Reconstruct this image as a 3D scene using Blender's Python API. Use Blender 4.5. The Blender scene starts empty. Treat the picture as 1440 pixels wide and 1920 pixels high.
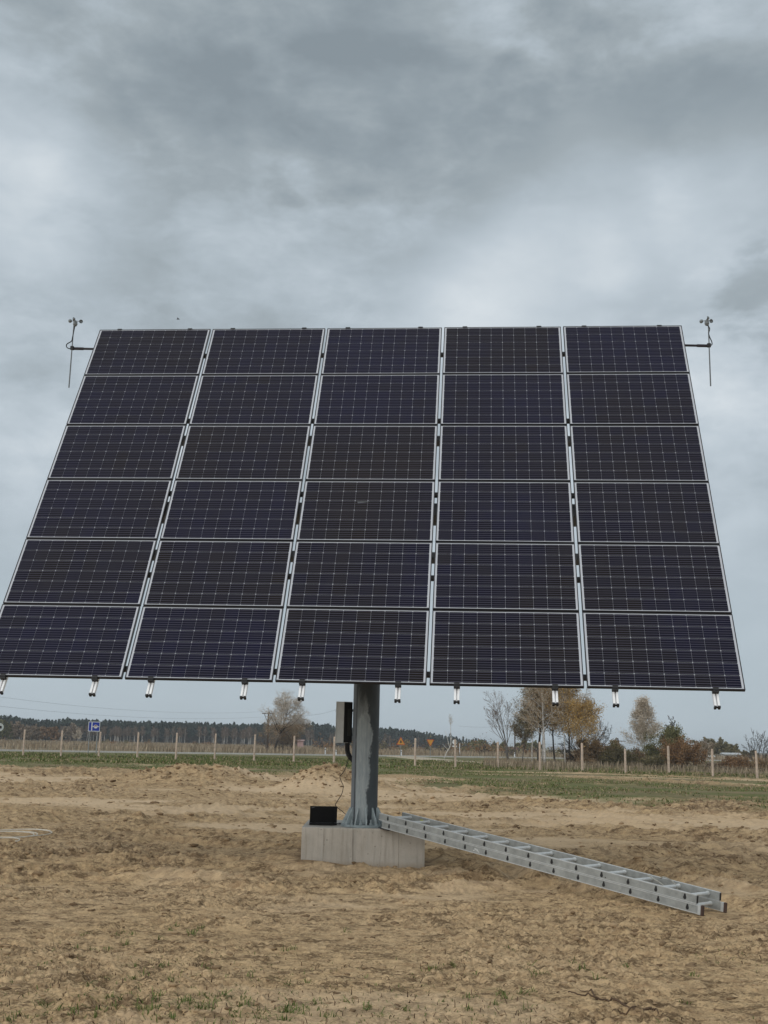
import bpy, math, random
import numpy as np
from mathutils import Matrix, Vector

S = bpy.context.scene
COL = S.collection
R_ = math.radians

# ------------------------------------------------------------------ camera
FPX = 2144.8                      # focal length in pixels of the 1440x1920 photograph
HC = 1.42                         # eye height
_u = np.array([0.021, -1.0, 436 / FPX]); _u /= np.linalg.norm(_u)
_z = np.array([0, 0, 1.0])
_f = _z - (_z @ _u) * _u; _f /= np.linalg.norm(_f)
_r = np.cross(_f, _u)
CB = np.stack([_r, _f, _u])       # camera axes -> world axes
CAM = np.array([0, 0, HC])

cd = bpy.data.cameras.new('camera')
cam = bpy.data.objects.new('camera', cd); COL.objects.link(cam)
cd.sensor_fit = 'HORIZONTAL'; cd.sensor_width = 36.0
cd.lens = FPX / 1440 * 36.0
cd.clip_start = 0.05; cd.clip_end = 20000
mx = np.stack([CB @ np.array([1, 0, 0]), CB @ np.array([0, -1, 0]), CB @ np.array([0, 0, -1])], 1)
M4 = Matrix([list(mx[i]) + [CAM[i]] for i in range(3)] + [[0, 0, 0, 1]])
cam.matrix_world = M4
S.camera = cam

S.view_settings.view_transform = 'Standard'
S.view_settings.look = 'None'
S.view_settings.exposure = 0.32
S.view_settings.gamma = 1.0
S.view_settings.use_curve_mapping = False
S.render.engine = 'CYCLES'
S.cycles.max_bounces = 6
S.cycles.diffuse_bounces = 3
S.cycles.transparent_max_bounces = 6

# ------------------------------------------------------------------ sun and sky
SUN_EL, SUN_AZ = R_(38), R_(-142)          # soft sun behind and left of the viewer, veiled by cloud
sd = bpy.data.lights.new('sun', 'SUN')
sd.energy = 1.4; sd.angle = R_(110); sd.color = (1.0, 0.96, 0.90)
sun = bpy.data.objects.new('sun', sd); COL.objects.link(sun)
sdir = Vector((math.sin(SUN_AZ) * math.cos(SUN_EL), math.cos(SUN_AZ) * math.cos(SUN_EL), math.sin(SUN_EL)))
sun.rotation_euler = sdir.to_track_quat('Z', 'Y').to_euler()
sun.location = (0, -20, 30)

W = bpy.data.worlds.new('World'); S.world = W
W.use_nodes = True


class NT:
    """small helper to write node trees"""
    def __init__(s, tree): s.t = tree; s.n = tree.nodes; s.l = tree.links
    def new(s, typ, **kw):
        n = s.n.new(typ)
        for k, v in kw.items(): setattr(n, k, v)
        return n
    def link(s, a, b): s.l.new(a, b)
    def val(s, sock, v):
        if hasattr(v, 'is_linked') or hasattr(v, 'links'): s.link(v, sock)
        else: sock.default_value = v
    def math(s, op, a, b=0.0, c=0.0, clamp=False):
        n = s.new('ShaderNodeMath', operation=op); n.use_clamp = clamp
        s.val(n.inputs[0], a); s.val(n.inputs[1], b); s.val(n.inputs[2], c)
        return n.outputs[0]
    def mix(s, fac, a, b, blend='MIX'):
        n = s.new('ShaderNodeMix', data_type='RGBA', blend_type=blend)
        s.val(n.inputs[0], fac); s.val(n.inputs[6], a); s.val(n.inputs[7], b)
        return n.outputs[2]
    def noise(s, vec, scale, detail=4.0, rough=0.55, dist=0.0):
        n = s.new('ShaderNodeTexNoise')
        if vec is not None: s.link(vec, n.inputs['Vector'])
        n.inputs['Scale'].default_value = scale; n.inputs['Detail'].default_value = detail
        n.inputs['Roughness'].default_value = rough; n.inputs['Distortion'].default_value = dist
        return n.outputs['Fac']
    def ramp(s, fac, stops, interp='LINEAR'):
        n = s.new('ShaderNodeValToRGB'); n.color_ramp.interpolation = interp
        e = n.color_ramp.elements
        while len(e) > 1: e.remove(e[-1])
        for i, (p, c) in enumerate(stops):
            k = e[0] if i == 0 else e.new(p)
            k.position = p; k.color = (c[0], c[1], c[2], 1) if hasattr(c, '__len__') else (c, c, c, 1)
        s.val(n.inputs[0], fac)
        return n.outputs[0]
    def rng(s, v, a, b, c=0.0, d=1.0, smooth=False):
        n = s.new('ShaderNodeMapRange'); n.interpolation_type = 'SMOOTHSTEP' if smooth else 'LINEAR'
        s.val(n.inputs[0], v); n.inputs[1].default_value = a; n.inputs[2].default_value = b
        n.inputs[3].default_value = c; n.inputs[4].default_value = d
        return n.outputs[0]
    def mapping(s, vec, scale=(1, 1, 1), loc=(0, 0, 0)):
        n = s.new('ShaderNodeMapping'); s.link(vec, n.inputs[0])
        n.inputs['Scale'].default_value = scale; n.inputs['Location'].default_value = loc
        return n.outputs[0]


def build_sky():
    t = NT(W.node_tree); t.n.clear()
    out = t.new('ShaderNodeOutputWorld')
    sky = t.new('ShaderNodeTexSky', sky_type='NISHITA')
    sky.sun_disc = False; sky.sun_elevation = SUN_EL; sky.sun_rotation = SUN_AZ
    bg1 = t.new('ShaderNodeBackground'); bg1.inputs[1].default_value = 0.08
    t.link(sky.outputs[0], bg1.inputs[0])
    tc = t.new('ShaderNodeTexCoord'); D = tc.outputs['Generated']
    sp = t.new('ShaderNodeSeparateXYZ'); t.link(D, sp.inputs[0])
    z = t.math('MAXIMUM', sp.outputs[2], 0.0)
    P = t.mapping(D, (1, 1, 1.7), (SKY_O[0], SKY_O[1], SKY_O[2]))
    # soft billows at three sizes
    big = t.noise(P, 3.2, 2, 0.45, 0.15)
    mid = t.noise(t.mapping(P, (1, 1, 1.15), (4.2, 1.3, 7)), 7.0, 7, 0.53, 0.2)
    fine = t.noise(t.mapping(P, (1, 1, 1.2), (2.2, 5.1, 3)), 19.0, 7, 0.58, 0.25)
    n = t.math('ADD', t.math('MULTIPLY', t.math('SUBTRACT', big, 0.5), 0.85), t.math('MULTIPLY', t.math('SUBTRACT', mid, 0.5), 0.80))
    n = t.math('ADD', n, t.math('MULTIPLY', t.math('SUBTRACT', fine, 0.5), 0.36))
    # cloud banks: heavier and thinner parts of the layer
    for px, py, rad, amt in SKY_BANKS:
        d = ray(px, py); d = d / np.linalg.norm(d)
        vm = t.new('ShaderNodeVectorMath', operation='DISTANCE'); t.link(D, vm.inputs[0]); vm.inputs[1].default_value = tuple(d)
        dist = t.math('ADD', vm.outputs['Value'], t.math('MULTIPLY', t.math('SUBTRACT', mid, 0.5), 0.22))
        dist = t.math('ADD', dist, t.math('MULTIPLY', t.math('SUBTRACT', fine, 0.5), 0.06))
        n = t.math('ADD', n, t.math('MULTIPLY', t.rng(dist, 0.0, rad, 1, 0, True), amt))
    # the layer is heavier higher up and hazes out evenly towards the horizon
    e = t.math('ADD', z, t.math('MULTIPLY', t.math('SUBTRACT', mid, 0.5), 0.10))
    n = t.math('SUBTRACT', n, t.math('MULTIPLY', t.rng(e, 0.36, 0.52, 0, 1, True), 0.19))
    calm = t.rng(z, 0.05, 0.33, 0.22, 1.0, True)
    n = t.math('MULTIPLY', n, calm)
    c = t.ramp(t.math('ADD', t.math('MULTIPLY', n, 1.12), 0.5), [(0.0, (0.215, 0.255, 0.282)), (0.16, (0.252, 0.296, 0.325)), (0.30, (0.302, 0.347, 0.375)), (0.44, (0.372, 0.427, 0.468)), (0.58, (0.456, 0.514, 0.560)), (0.74, (0.575, 0.625, 0.660)), (0.92, (0.68, 0.715, 0.745))])
    c = t.mix(t.rng(z, 0.22, 0.0, 0, 0.6, True), c, (0.362, 0.432, 0.486, 1))
    bg2 = t.new('ShaderNodeBackground'); bg2.inputs[1].default_value = 0.95
    t.link(c, bg2.inputs[0])
    mixs = t.new('ShaderNodeMixShader'); mixs.inputs[0].default_value = 0.95
    t.link(bg1.outputs[0], mixs.inputs[1]); t.link(bg2.outputs[0], mixs.inputs[2])
    t.link(mixs.outputs[0], out.inputs[0])


SKY_O = (4.35, 2.6, 1.2)
SKY_BANKS = [(1240, 360, .10, .22), (1060, 365, .09, .14), (1400, 320, .07, .14), (860, 590, .10, .22), (80, 330, .10, .20), (1010, 560, .12, .16), (550, 410, .12, .08), (760, 215, .20, -.13), (400, 220, .16, -.10), (120, 120, .16, -.08), (1150, 230, .14, -.12), (1435, 505, .05, -.16), (640, 320, .07, -.10), (1100, 60, .16, -.05)]
def ray(px, py): return CB @ np.array([(px - 720) / FPX, (py - 960) / FPX, 1.0])
build_sky()


# ------------------------------------------------------------------ helpers: placing
def gp(px, py, z=0.0):
    d = ray(px, py); return CAM + d * ((z - HC) / d[2])
def at(px, py, Y):
    d = ray(px, py); return CAM + d * (Y / d[1])
def up_at(px_bot, py_bot, py_top):
    b = gp(px_bot, py_bot); return b, at(px_bot, py_top, b[1])[2]


# ------------------------------------------------------------------ helpers: meshes
class MB:
    def __init__(s): s.v = []; s.f = {}; s.n = 0; s.t = []
    def add(s, verts, faces, mat=0, tint=0.5):
        verts = np.asarray(verts, dtype=np.float64).reshape(-1, 3)
        s.v.append(verts)
        tt = np.full(len(verts), tint) if np.isscalar(tint) else np.asarray(tint)
        s.t.append(tt)
        if isinstance(faces, np.ndarray): groups = {faces.shape[1]: faces}
        else:
            groups = {}
            for q in faces: groups.setdefault(len(q), []).append(q)
        for k, arr in groups.items():
            s.f.setdefault((k, mat), []).append(np.asarray(arr, dtype=np.int64) + s.n)
        s.n += len(verts)
    def mesh(s, name, mats=(), origin=(0, 0, 0), smooth=False):
        me = bpy.data.meshes.new(name)
        V = np.concatenate(s.v) - np.asarray(origin)
        me.vertices.add(len(V)); me.vertices.foreach_set('co', V.astype(np.float32).ravel())
        loops, starts, mi, p = [], [], [], 0
        for (k, m), lst in s.f.items():
            a = np.concatenate(lst)
            loops.append(a.ravel()); starts.append(p + np.arange(len(a)) * k); p += a.size
            mi.append(np.full(len(a), m))
        loops = np.concatenate(loops); starts = np.concatenate(starts); mi = np.concatenate(mi)
        me.loops.add(len(loops)); me.loops.foreach_set('vertex_index', loops.astype(np.int32))
        me.polygons.add(len(starts)); me.polygons.foreach_set('loop_start', starts.astype(np.int32))
        me.polygons.foreach_set('material_index', mi.astype(np.int32))
        a = me.attributes.new('tint', 'FLOAT', 'POINT'); a.data.foreach_set('value', np.concatenate(s.t).astype(np.float32))
        for m in (mats if isinstance(mats, (list, tuple)) else [mats]): me.materials.append(m)
        me.update(calc_edges=True); me.validate()
        if not smooth and len(V) < 60000: me.set_sharp_from_angle(angle=R_(34))
        return me
    # shapes
    def box(s, c, size, axes=None, mat=0, tint=0.5, taper=1.0, bevel=0.0):
        c = np.asarray(c, float); h = np.asarray(size, float) / 2
        A = np.eye(3) if axes is None else np.asarray(axes, float)
        if bevel > 0:
            b = bevel; v = []; f = []
            # chamfered along the long edges: an octagon swept along axis 2
            pts = [(-h[0] + b, -h[1]), (h[0] - b, -h[1]), (h[0], -h[1] + b), (h[0], h[1] - b), (h[0] - b, h[1]), (-h[0] + b, h[1]), (-h[0], h[1] - b), (-h[0], -h[1] + b)]
            for zz, k in ((-h[2], 1), (h[2], taper)):
                for x, y in pts: v.append(c + (x * k) * A[0] + (y * k) * A[1] + zz * A[2])
            for i in range(8): j = (i + 1) % 8; f.append((i, j, 8 + j, 8 + i))
            f.append(tuple(range(7, -1, -1))); f.append(tuple(range(8, 16)))
            s.add(v, f, mat, tint); return
        v = [c + sx * h[0] * (taper if sz > 0 else 1) * A[0] + sy * h[1] * (taper if sz > 0 else 1) * A[1] + sz * h[2] * A[2]
             for sz in (-1, 1) for sy in (-1, 1) for sx in (-1, 1)]
        s.add(v, [(0, 2, 3, 1), (4, 5, 7, 6), (0, 1, 5, 4), (2, 6, 7, 3), (0, 4, 6, 2), (1, 3, 7, 5)], mat, tint)
    def tube(s, pts, rad, n=6, mat=0, tint=0.5, caps=True):
        pts = np.asarray(pts, float); k = len(pts)
        rad = np.full(k, rad) if np.isscalar(rad) else np.asarray(rad, float)
        tan = np.gradient(pts, axis=0) if k > 2 else np.repeat((pts[1] - pts[0])[None], 2, 0)
        tan /= np.linalg.norm(tan, axis=1, keepdims=True) + 1e-12
        ref = np.array([0, 0, 1.0]) if abs(tan[0][2]) < 0.9 else np.array([1.0, 0, 0])
        v = []
        a = np.cross(tan[0], ref); a /= np.linalg.norm(a)
        for i in range(k):
            a = a - (a @ tan[i]) * tan[i]; a /= np.linalg.norm(a) + 1e-12
            b = np.cross(tan[i], a)
            th = np.arange(n) / n * 2 * math.pi
            v.append(pts[i] + rad[i] * (np.cos(th)[:, None] * a + np.sin(th)[:, None] * b))
        f = []
        for i in range(k - 1):
            for j in range(n): q = (j + 1) % n; f.append((i * n + j, i * n + q, (i + 1) * n + q, (i + 1) * n + j))
        if caps: f.append(tuple(range(n - 1, -1, -1))); f.append(tuple(range((k - 1) * n, k * n)))
        s.add(np.concatenate(v), f, mat, tint)
    def prism(s, poly, c, ax, ay, az, d0, d1, mat=0, tint=0.5):
        """polygon in (ax, ay) about c, extruded from d0 to d1 along az"""
        c = np.asarray(c, float); n = len(poly)
        v = [c + x * ax + y * ay + d * az for d in (d0, d1) for x, y in poly]
        f = [(i, (i + 1) % n, n + (i + 1) % n, n + i) for i in range(n)]
        f.append(tuple(range(n - 1, -1, -1))); f.append(tuple(range(n, 2 * n)))
        s.add(v, f, mat, tint)
    def blob(s, c, r, rng, sub=1, mat=0, tint=0.5, rough=0.3, squash=0.7):
        v, f = ICO[sub]
        k = 1 + rough * (rng.random(len(v)) - 0.5) * 2
        vv = v * k[:, None] * np.asarray(r) * np.array([1, 1, squash])
        s.add(vv + np.asarray(c), f, mat, tint)


def _ico(sub):
    import bmesh
    bm = bmesh.new(); bmesh.ops.create_icosphere(bm, subdivisions=sub, radius=1.0)
    v = np.array([x.co[:] for x in bm.verts]); f = np.array([[q.index for q in p.verts] for p in bm.faces]); bm.free()
    return v, f
ICO = {1: _ico(1), 2: _ico(2)}


def obj(name, me, parent=None, mat4=None, loc=None):
    o = bpy.data.objects.new(name, me); COL.objects.link(o)
    if parent is not None: o.parent = parent
    if mat4 is not None: o.matrix_local = mat4
    if loc is not None: o.location = loc
    return o
def tag(o, label=None, cat=None, group=None, kind=None):
    if label: o['label'] = label
    if cat: o['category'] = cat
    if group: o['group'] = group
    if kind: o['kind'] = kind
    return o
def thing(name, loc, label, cat, group=None):
    o = bpy.data.objects.new(name, None); COL.objects.link(o); o.empty_display_size = 0.2
    o.location = tuple(float(q) for q in loc)
    return tag(o, label, cat, group)
def part(name, mb, mats, root, smooth=False, kind=None, label=None):
    """mesh built in world space, parented to a root Empty (no rotation)"""
    me = mb.mesh(name, mats, tuple(root.location), smooth)
    o = obj(name, me, root)
    if kind: o['kind'] = kind
    if label: o['label'] = label
    return o


# ------------------------------------------------------------------ materials
def material(name):
    m = bpy.data.materials.new(name); m.use_nodes = True
    t = NT(m.node_tree); b = t.n['Principled BSDF']
    return m, t, b
def setb(b, **kw):
    names = dict(rough='Roughness', metal='Metallic', spec='Specular IOR Level', coat='Coat Weight', coatr='Coat Roughness')
    for k, v in kw.items(): b.inputs[names[k]].default_value = v
def plain(name, col, rough=0.6, metal=0.0, var=0.15, scale=20.0, spec=0.5, bump=0.0):
    """one colour with a little blotch and grain"""
    m, t, b = material(name)
    tc = t.new('ShaderNodeTexCoord')
    n = t.noise(tc.outputs['Object'], scale, 5, 0.6)
    a = tuple(c * (1 - var) for c in col) + (1,); d = tuple(min(1, c * (1 + var)) for c in col) + (1,)
    t.link(t.mix(t.rng(n, 0.3, 0.7), a, d), b.inputs['Base Color'])
    setb(b, rough=rough, metal=metal, spec=spec)
    if bump:
        bp = t.new('ShaderNodeBump'); bp.inputs['Strength'].default_value = bump; bp.inputs['Distance'].default_value = 0.01
        t.link(n, bp.inputs['Height']); t.link(bp.outputs[0], b.inputs['Normal'])
    return m
def tinted(name, c0, c1, rough=0.8, spec=0.2):
    """colour runs from c0 to c1 with each leaf's or blade's own tint"""
    m, t, b = material(name)
    a = t.new('ShaderNodeAttribute'); a.attribute_name = 'tint'
    t.link(t.mix(a.outputs['Fac'], tuple(c0) + (1,), tuple(c1) + (1,)), b.inputs['Base Color'])
    setb(b, rough=rough, spec=spec)
    return m


# ------------------------------------------------------------------ noise for the terrain
def _hash(ix, iy, seed):
    h = (ix.astype(np.int64) * 374761393 + iy.astype(np.int64) * 668265263 + seed * 1442695041) & 0xffffffff
    h = ((h ^ (h >> 13)) * 1274126177) & 0xffffffff
    h = (h ^ (h >> 16)) & 0xffffffff
    return h / 4294967295.0
def vnoise(x, y, seed=0):
    ix = np.floor(x); iy = np.floor(y); fx = x - ix; fy = y - iy
    sx = fx * fx * fx * (fx * (fx * 6 - 15) + 10); sy = fy * fy * fy * (fy * (fy * 6 - 15) + 10)
    a = _hash(ix, iy, seed); b = _hash(ix + 1, iy, seed); c = _hash(ix, iy + 1, seed); d = _hash(ix + 1, iy + 1, seed)
    return (a + (b - a) * sx) * (1 - sy) + (c + (d - c) * sx) * sy
def fbm(x, y, seed=0, oct=4, gain=0.5):
    s = 0; a = 1; tot = 0
    for o in range(oct):
        ca, sa = math.cos(0.6 * o), math.sin(0.6 * o)
        s = s + a * vnoise(x * ca - y * sa, x * sa + y * ca, seed + o * 17); tot += a; a *= gain; x = x * 2.03; y = y * 2.03
    return s / tot
def billow(x, y, seed=0, oct=4, gain=0.55):
    s = 0; a = 1; tot = 0
    for o in range(oct):
        ca, sa = math.cos(0.7 * o), math.sin(0.7 * o)
        s = s + a * np.abs(2 * vnoise(x * ca - y * sa, x * sa + y * ca, seed + o * 13) - 1); tot += a; a *= gain; x = x * 2.1; y = y * 2.1
    return s / tot
def lumps(x, y, s, seed, dens=0.6):
    """field of rounded crumbs about s apart; 0..~0.5 in units of s"""
    X = x / s; Y = y / s; ix = np.floor(X); iy = np.floor(Y); out = np.zeros(X.shape)
    for dx in (-1, 0, 1):
        for dy in (-1, 0, 1):
            cx, cy = ix + dx, iy + dy
            on = _hash(cx, cy, seed + 3)
            r = 0.30 + 0.42 * _hash(cx, cy, seed + 2)
            ax = 0.75 + 0.7 * _hash(cx, cy, seed + 4)
            qx = (X - cx - _hash(cx, cy, seed)) / ax; qy = Y - cy - _hash(cx, cy, seed + 1)
            k = 1 - (qx * qx + qy * qy) / (r * r)
            out = np.maximum(out, np.where(on < dens, np.sqrt(np.maximum(k, 0)) * r * 0.75, 0))
    return out
def sstep(v, a, b):
    t = np.clip((v - a) / (b - a), 0, 1); return t * t * (3 - 2 * t)


# boundary between bare sand and the grass verge, as world points
EDGE = np.array([gp(x, y)[:2] for x, y in ((-260, 1436), (0, 1441), (150, 1444), (300, 1449), (480, 1450), (640, 1451), (720, 1457), (850, 1470), (1000, 1484), (1150, 1494), (1300, 1503), (1440, 1512), (1700, 1525))])
_eb = np.arctan2(EDGE[:, 0], EDGE[:, 1]); _er = np.hypot(EDGE[:, 0], EDGE[:, 1])
MOUND1 = gp(348, 1474); MOUND2 = gp(597, 1482); MOUND3 = gp(455, 1472)
COILC = gp(14, 1568.5)
FOOT = (gp(1318, 1717) + gp(1370, 1711)) / 2
BLK = dict(x0=-0.88, x1=0.555, y0=13.8, y1=15.2)
# wheel ruts: polylines in the world, each with half gauge
RUTS = [
    [gp(-100, 1560)[:2], gp(200, 1535)[:2], gp(480, 1520)[:2], gp(760, 1500)[:2], gp(900, 1478)[:2]],
    [gp(-100, 1500)[:2], gp(250, 1497)[:2], gp(430, 1487)[:2], gp(640, 1490)[:2]],
    [gp(760, 1540)[:2], gp(1000, 1535)[:2], gp(1250, 1560)[:2], gp(1600, 1590)[:2]],
    [gp(850, 1505)[:2], gp(1000, 1508)[:2], gp(1200, 1530)[:2], gp(1600, 1548)[:2]],
    [gp(-200, 1640)[:2], gp(200, 1620)[:2], gp(560, 1650)[:2], gp(900, 1640)[:2], gp(1300, 1610)[:2], gp(1700, 1600)[:2]],
    [gp(900, 1620)[:2], gp(1200, 1655)[:2], gp(1500, 1700)[:2]],
    [gp(1050, 1457)[:2], gp(1250, 1468)[:2], gp(1500, 1480)[:2]],
    [gp(-100, 1590)[:2], gp(300, 1570)[:2], gp(560, 1585)[:2]],
]
def dist_poly(x, y, poly):
    d = np.full(x.shape, 1e9); sgn = np.zeros(x.shape); along = np.zeros(x.shape); acc = 0
    # smooth the polyline first
    P = np.array(poly); tt = np.linspace(0, len(P) - 1, 30)
    P = np.stack([np.interp(tt, range(len(P)), P[:, 0]), np.interp(tt, range(len(P)), P[:, 1])], 1)
    for _ in range(6): P[1:-1] = 0.25 * P[:-2] + 0.5 * P[1:-1] + 0.25 * P[2:]
    for a, b in zip(P[:-1], P[1:]):
        ab = b - a; L = np.hypot(*ab)
        t = np.clip(((x - a[0]) * ab[0] + (y - a[1]) * ab[1]) / (L * L), 0, 1)
        dx = x - a[0] - t * ab[0]; dy = y - a[1] - t * ab[1]
        q = np.hypot(dx, dy); k = q < d
        d = np.where(k, q, d); along = np.where(k, acc + t * L, along)
        sgn = np.where(k, np.sign(ab[0] * dy - ab[1] * dx), sgn); acc += L
    return d * sgn, along

def grass_mask(x, y):
    b = np.arctan2(x, y); r = np.hypot(x, y)
    e = np.interp(b, _eb, _er)
    n = fbm(x * 0.16, y * 0.10, 5, 4)
    d = (r - e) / (3 + 0.12 * e)
    n2 = fbm(x * 0.9, y * 0.5, 15, 4)
    g = sstep(d + (n - 0.5) * 4.0 + (n2 - 0.5) * 2.4, -0.45, 0.9)
    # two sandy wheel strips and the bare track run through the verge on the right
    for (p0, w) in (([(930, 1447), (1100, 1450), (1300, 1458), (1700, 1474)], 1.6), ([(1120, 1459), (1300, 1468), (1700, 1485)], 2.2), ([(900, 1452), (1120, 1456), (1500, 1466)], 1.2)):
        dd, _ = dist_poly(x, y, [gp(*q)[:2] for q in p0])
        g = g * (1 - 0.9 * sstep(w * (0.6 + 0.9 * fbm(x * 0.3, y * 0.2, 77, 3)) - np.abs(dd), -0.3, 0.9))
    return g

SMOOTH = None
def terrain(x, y, full=False):
    x = np.asarray(x, float); y = np.asarray(y, float)
    r = np.hypot(x, y); k = r < 125
    H = np.zeros(x.shape); Dm = np.zeros(x.shape); G = np.zeros(x.shape); Sm = np.zeros(x.shape)
    if k.any():
        H[k], Dm[k], G[k] = terrain_near(x[k], y[k]); Sm[k] = SMOOTH
    if (~k).any(): G[~k] = grass_mask(x[~k], y[~k])
    return (H, Dm, G, Sm) if full else (H, Dm, G)
def terrain_near(x, y):
    """height, damp (dark crumbly soil), grass"""
    r = np.hypot(x, y)
    near = 1 - sstep(r, 70, 110)
    g = np.where(r > 18, grass_mask(x, y), 0.0)
    sand = 1 - g
    h = 0.05 * (fbm(x * 0.12, y * 0.12, 1, 3) - 0.5) * near * sstep(r, 16, 24)
    # patches of churned ground between smoother, wind-laid sand
    wx = x + 0.5 * (fbm(x * 1.1, y * 1.1, 201, 2) - .5); wy = y + 0.5 * (fbm(x * 1.1, y * 1.1, 203, 2) - .5)
    churn = sstep(fbm(x * 0.24 + 4, y * 0.15, 11, 4), 0.40, 0.60)
    churn2 = sstep(fbm(x * 0.8, y * 0.9, 23, 3), 0.36, 0.60)
    mid = sstep(r, 15, 26)
    global SMOOTH
    sm = sstep(fbm(wx * 0.16 + 2, wy * 0.30, 401, 4), 0.47, 0.58) * sstep(r, 15, 21) + 0.55 * sstep(fbm(wx * 0.45 + 2, wy * 0.9, 403, 4), 0.52, 0.62) * (1 - sstep(r, 15, 21))
    amp = (0.42 + 0.58 * churn) * (0.40 + 0.60 * churn2) * (1 - 0.85 * sm)
    SMOOTH = sm
    b1 = billow(wx * 1.3, wy * 2.6, 31, 4); b2 = billow(wx * 4.4, wy * 8.0, 41, 3); b3 = fbm(x * 16, y * 24, 51, 3)
    l1 = lumps(wx, wy * 1.25, 0.30, 301, 0.45); l2 = lumps(wx, wy * 1.3, 0.080, 311, 0.5)
    b4 = billow(wx * 2.2, wy * 7.5, 35, 3)
    b5 = billow(wx * 9.0, wy * 20.0, 37, 3)
    hn = amp * (0.045 * (0.42 - b1) + 0.040 * (0.42 - b2) + 0.030 * (0.42 - b4) + 0.040 * (0.42 - b5)) + amp * (0.012 * l1 + 0.040 * l2) + 0.030 * (b3 - 0.5) * (0.45 + 0.55 * churn2) + 0.022 * (fbm(x * 2.2, y * 6.4, 57, 4) - .5)
    if (r < 22).any():
        l3 = np.zeros(x.shape); q = r < 22; l3[q] = lumps(x[q], y[q] * 1.3, 0.036, 321, 0.45)
        hn = hn + 0.048 * l3 * (0.35 + 0.65 * churn2) * (1 - sstep(r, 16, 22))
    bm1 = billow(wx * 0.8, wy * 1.0, 61, 5, 0.62); l4 = lumps(wx, wy, 0.62, 331, 0.5)
    hm = amp * (0.20 * (0.42 - bm1) + 0.16 * l4 * churn2) * (0.35 + 0.65 * churn)
    h = h + sand * near * (hn * (1 + 1.1 * mid) + hm * mid)
    # ridge of churned soil pushed up along the edge of the grass
    b = np.arctan2(x, y); e = np.interp(b, _eb, _er)
    k = np.exp(-((r - e * (0.93 + 0.06 * (fbm(x * .15, y * .15, 3, 2) - .5))) / (0.05 * e)) ** 2)
    ridge = k * (0.14 + 0.22 * (0.5 - billow(x * 1.1, y * 0.8, 71, 4))) * np.where(r > 18, 1, 0)
    left = sstep(-x, 2, 9)
    h = h + ridge * (0.35 + 0.65 * left) * sstep(fbm(x * .2, y * .2, 19, 2), .3, .5)
    damp = amp * (sstep(b1, 0.30, 0.62) * 0.55 + 0.45 * sstep(b2, 0.36, 0.66) + 0.45 * sstep(b3, .52, .72)) + 0.10 * churn * churn2 + k * 0.35
    # heaps
    for (c, rx, ry, hh) in ((MOUND1, 2.0, 1.9, 0.56), (MOUND3, 1.7, 1.6, 0.36), (MOUND2, 1.05, 1.6, 0.62), (MOUND2 + np.array([1.25, 1.2, 0]), 1.3, 1.6, 0.36), (MOUND1 + np.array([-1.9, 1.5, 0]), 1.6, 1.4, .2)):
        q = ((x - c[0]) / rx) ** 2 + ((y - c[1]) / ry) ** 2
        m = np.exp(-q * 1.1)
        lump = 0.30 * (0.42 - billow(x * 2.2, y * 2.2, 81, 4, 0.6)) + 0.1 * (fbm(x * 7, y * 7, 91, 2) - .5)
        h = h + m * hh + sstep(m, 0.08, 0.6) * lump * 0.75
        damp = damp * (1 - 0.3 * m) + m * 0.35 * billow(x * 2.2, y * 2.2, 81, 4, 0.6)
    # ruts with tread blocks and pushed-up shoulders
    for i, p in enumerate(RUTS):
        d, al = dist_poly(x, y, p)
        wob = 0.10 * (fbm(al * 0.5, al * 0 + i * 7.3, 5, 2) - .5)
        for off in (-0.85, 0.85):
            q = np.abs(d - off - wob)
            rut = np.exp(-(q / 0.20) ** 2); sh = np.exp(-((q - 0.34) / 0.13) ** 2)
            tread = 0.5 + 0.5 * np.sin(al * 18 + q * 14)
            fade = sstep(fbm(x * .4, y * .4, 37 + i, 2), 0.34, 0.5) * near * sand
            h = h + fade * (-0.060 * rut + 0.022 * rut * tread + sh * (0.055 + 0.09 * (fbm(x * 5, y * 5, 47, 3) - .3)))
            damp = damp + fade * (0.25 * rut * (1 - tread) + 0.22 * sh)
    # sand banked against the foundation, flat spot where it stands
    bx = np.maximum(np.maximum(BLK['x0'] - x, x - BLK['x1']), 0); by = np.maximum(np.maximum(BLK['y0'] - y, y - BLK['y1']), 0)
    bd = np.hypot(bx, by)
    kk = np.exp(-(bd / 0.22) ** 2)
    bank = 0.085 * sstep(-x, -0.05, 0.85) * np.exp(-(bd / 0.6) ** 2) + 0.008
    h = h * (1 - kk) + kk * bank + (1 - kk) * bank * np.exp(-(bd / 0.6) ** 2)
    damp = np.clip(damp + 0.7 * np.exp(-(bd / 0.20) ** 2), 0, 1)  # soil darkens in a narrow ring around the foundation
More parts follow.
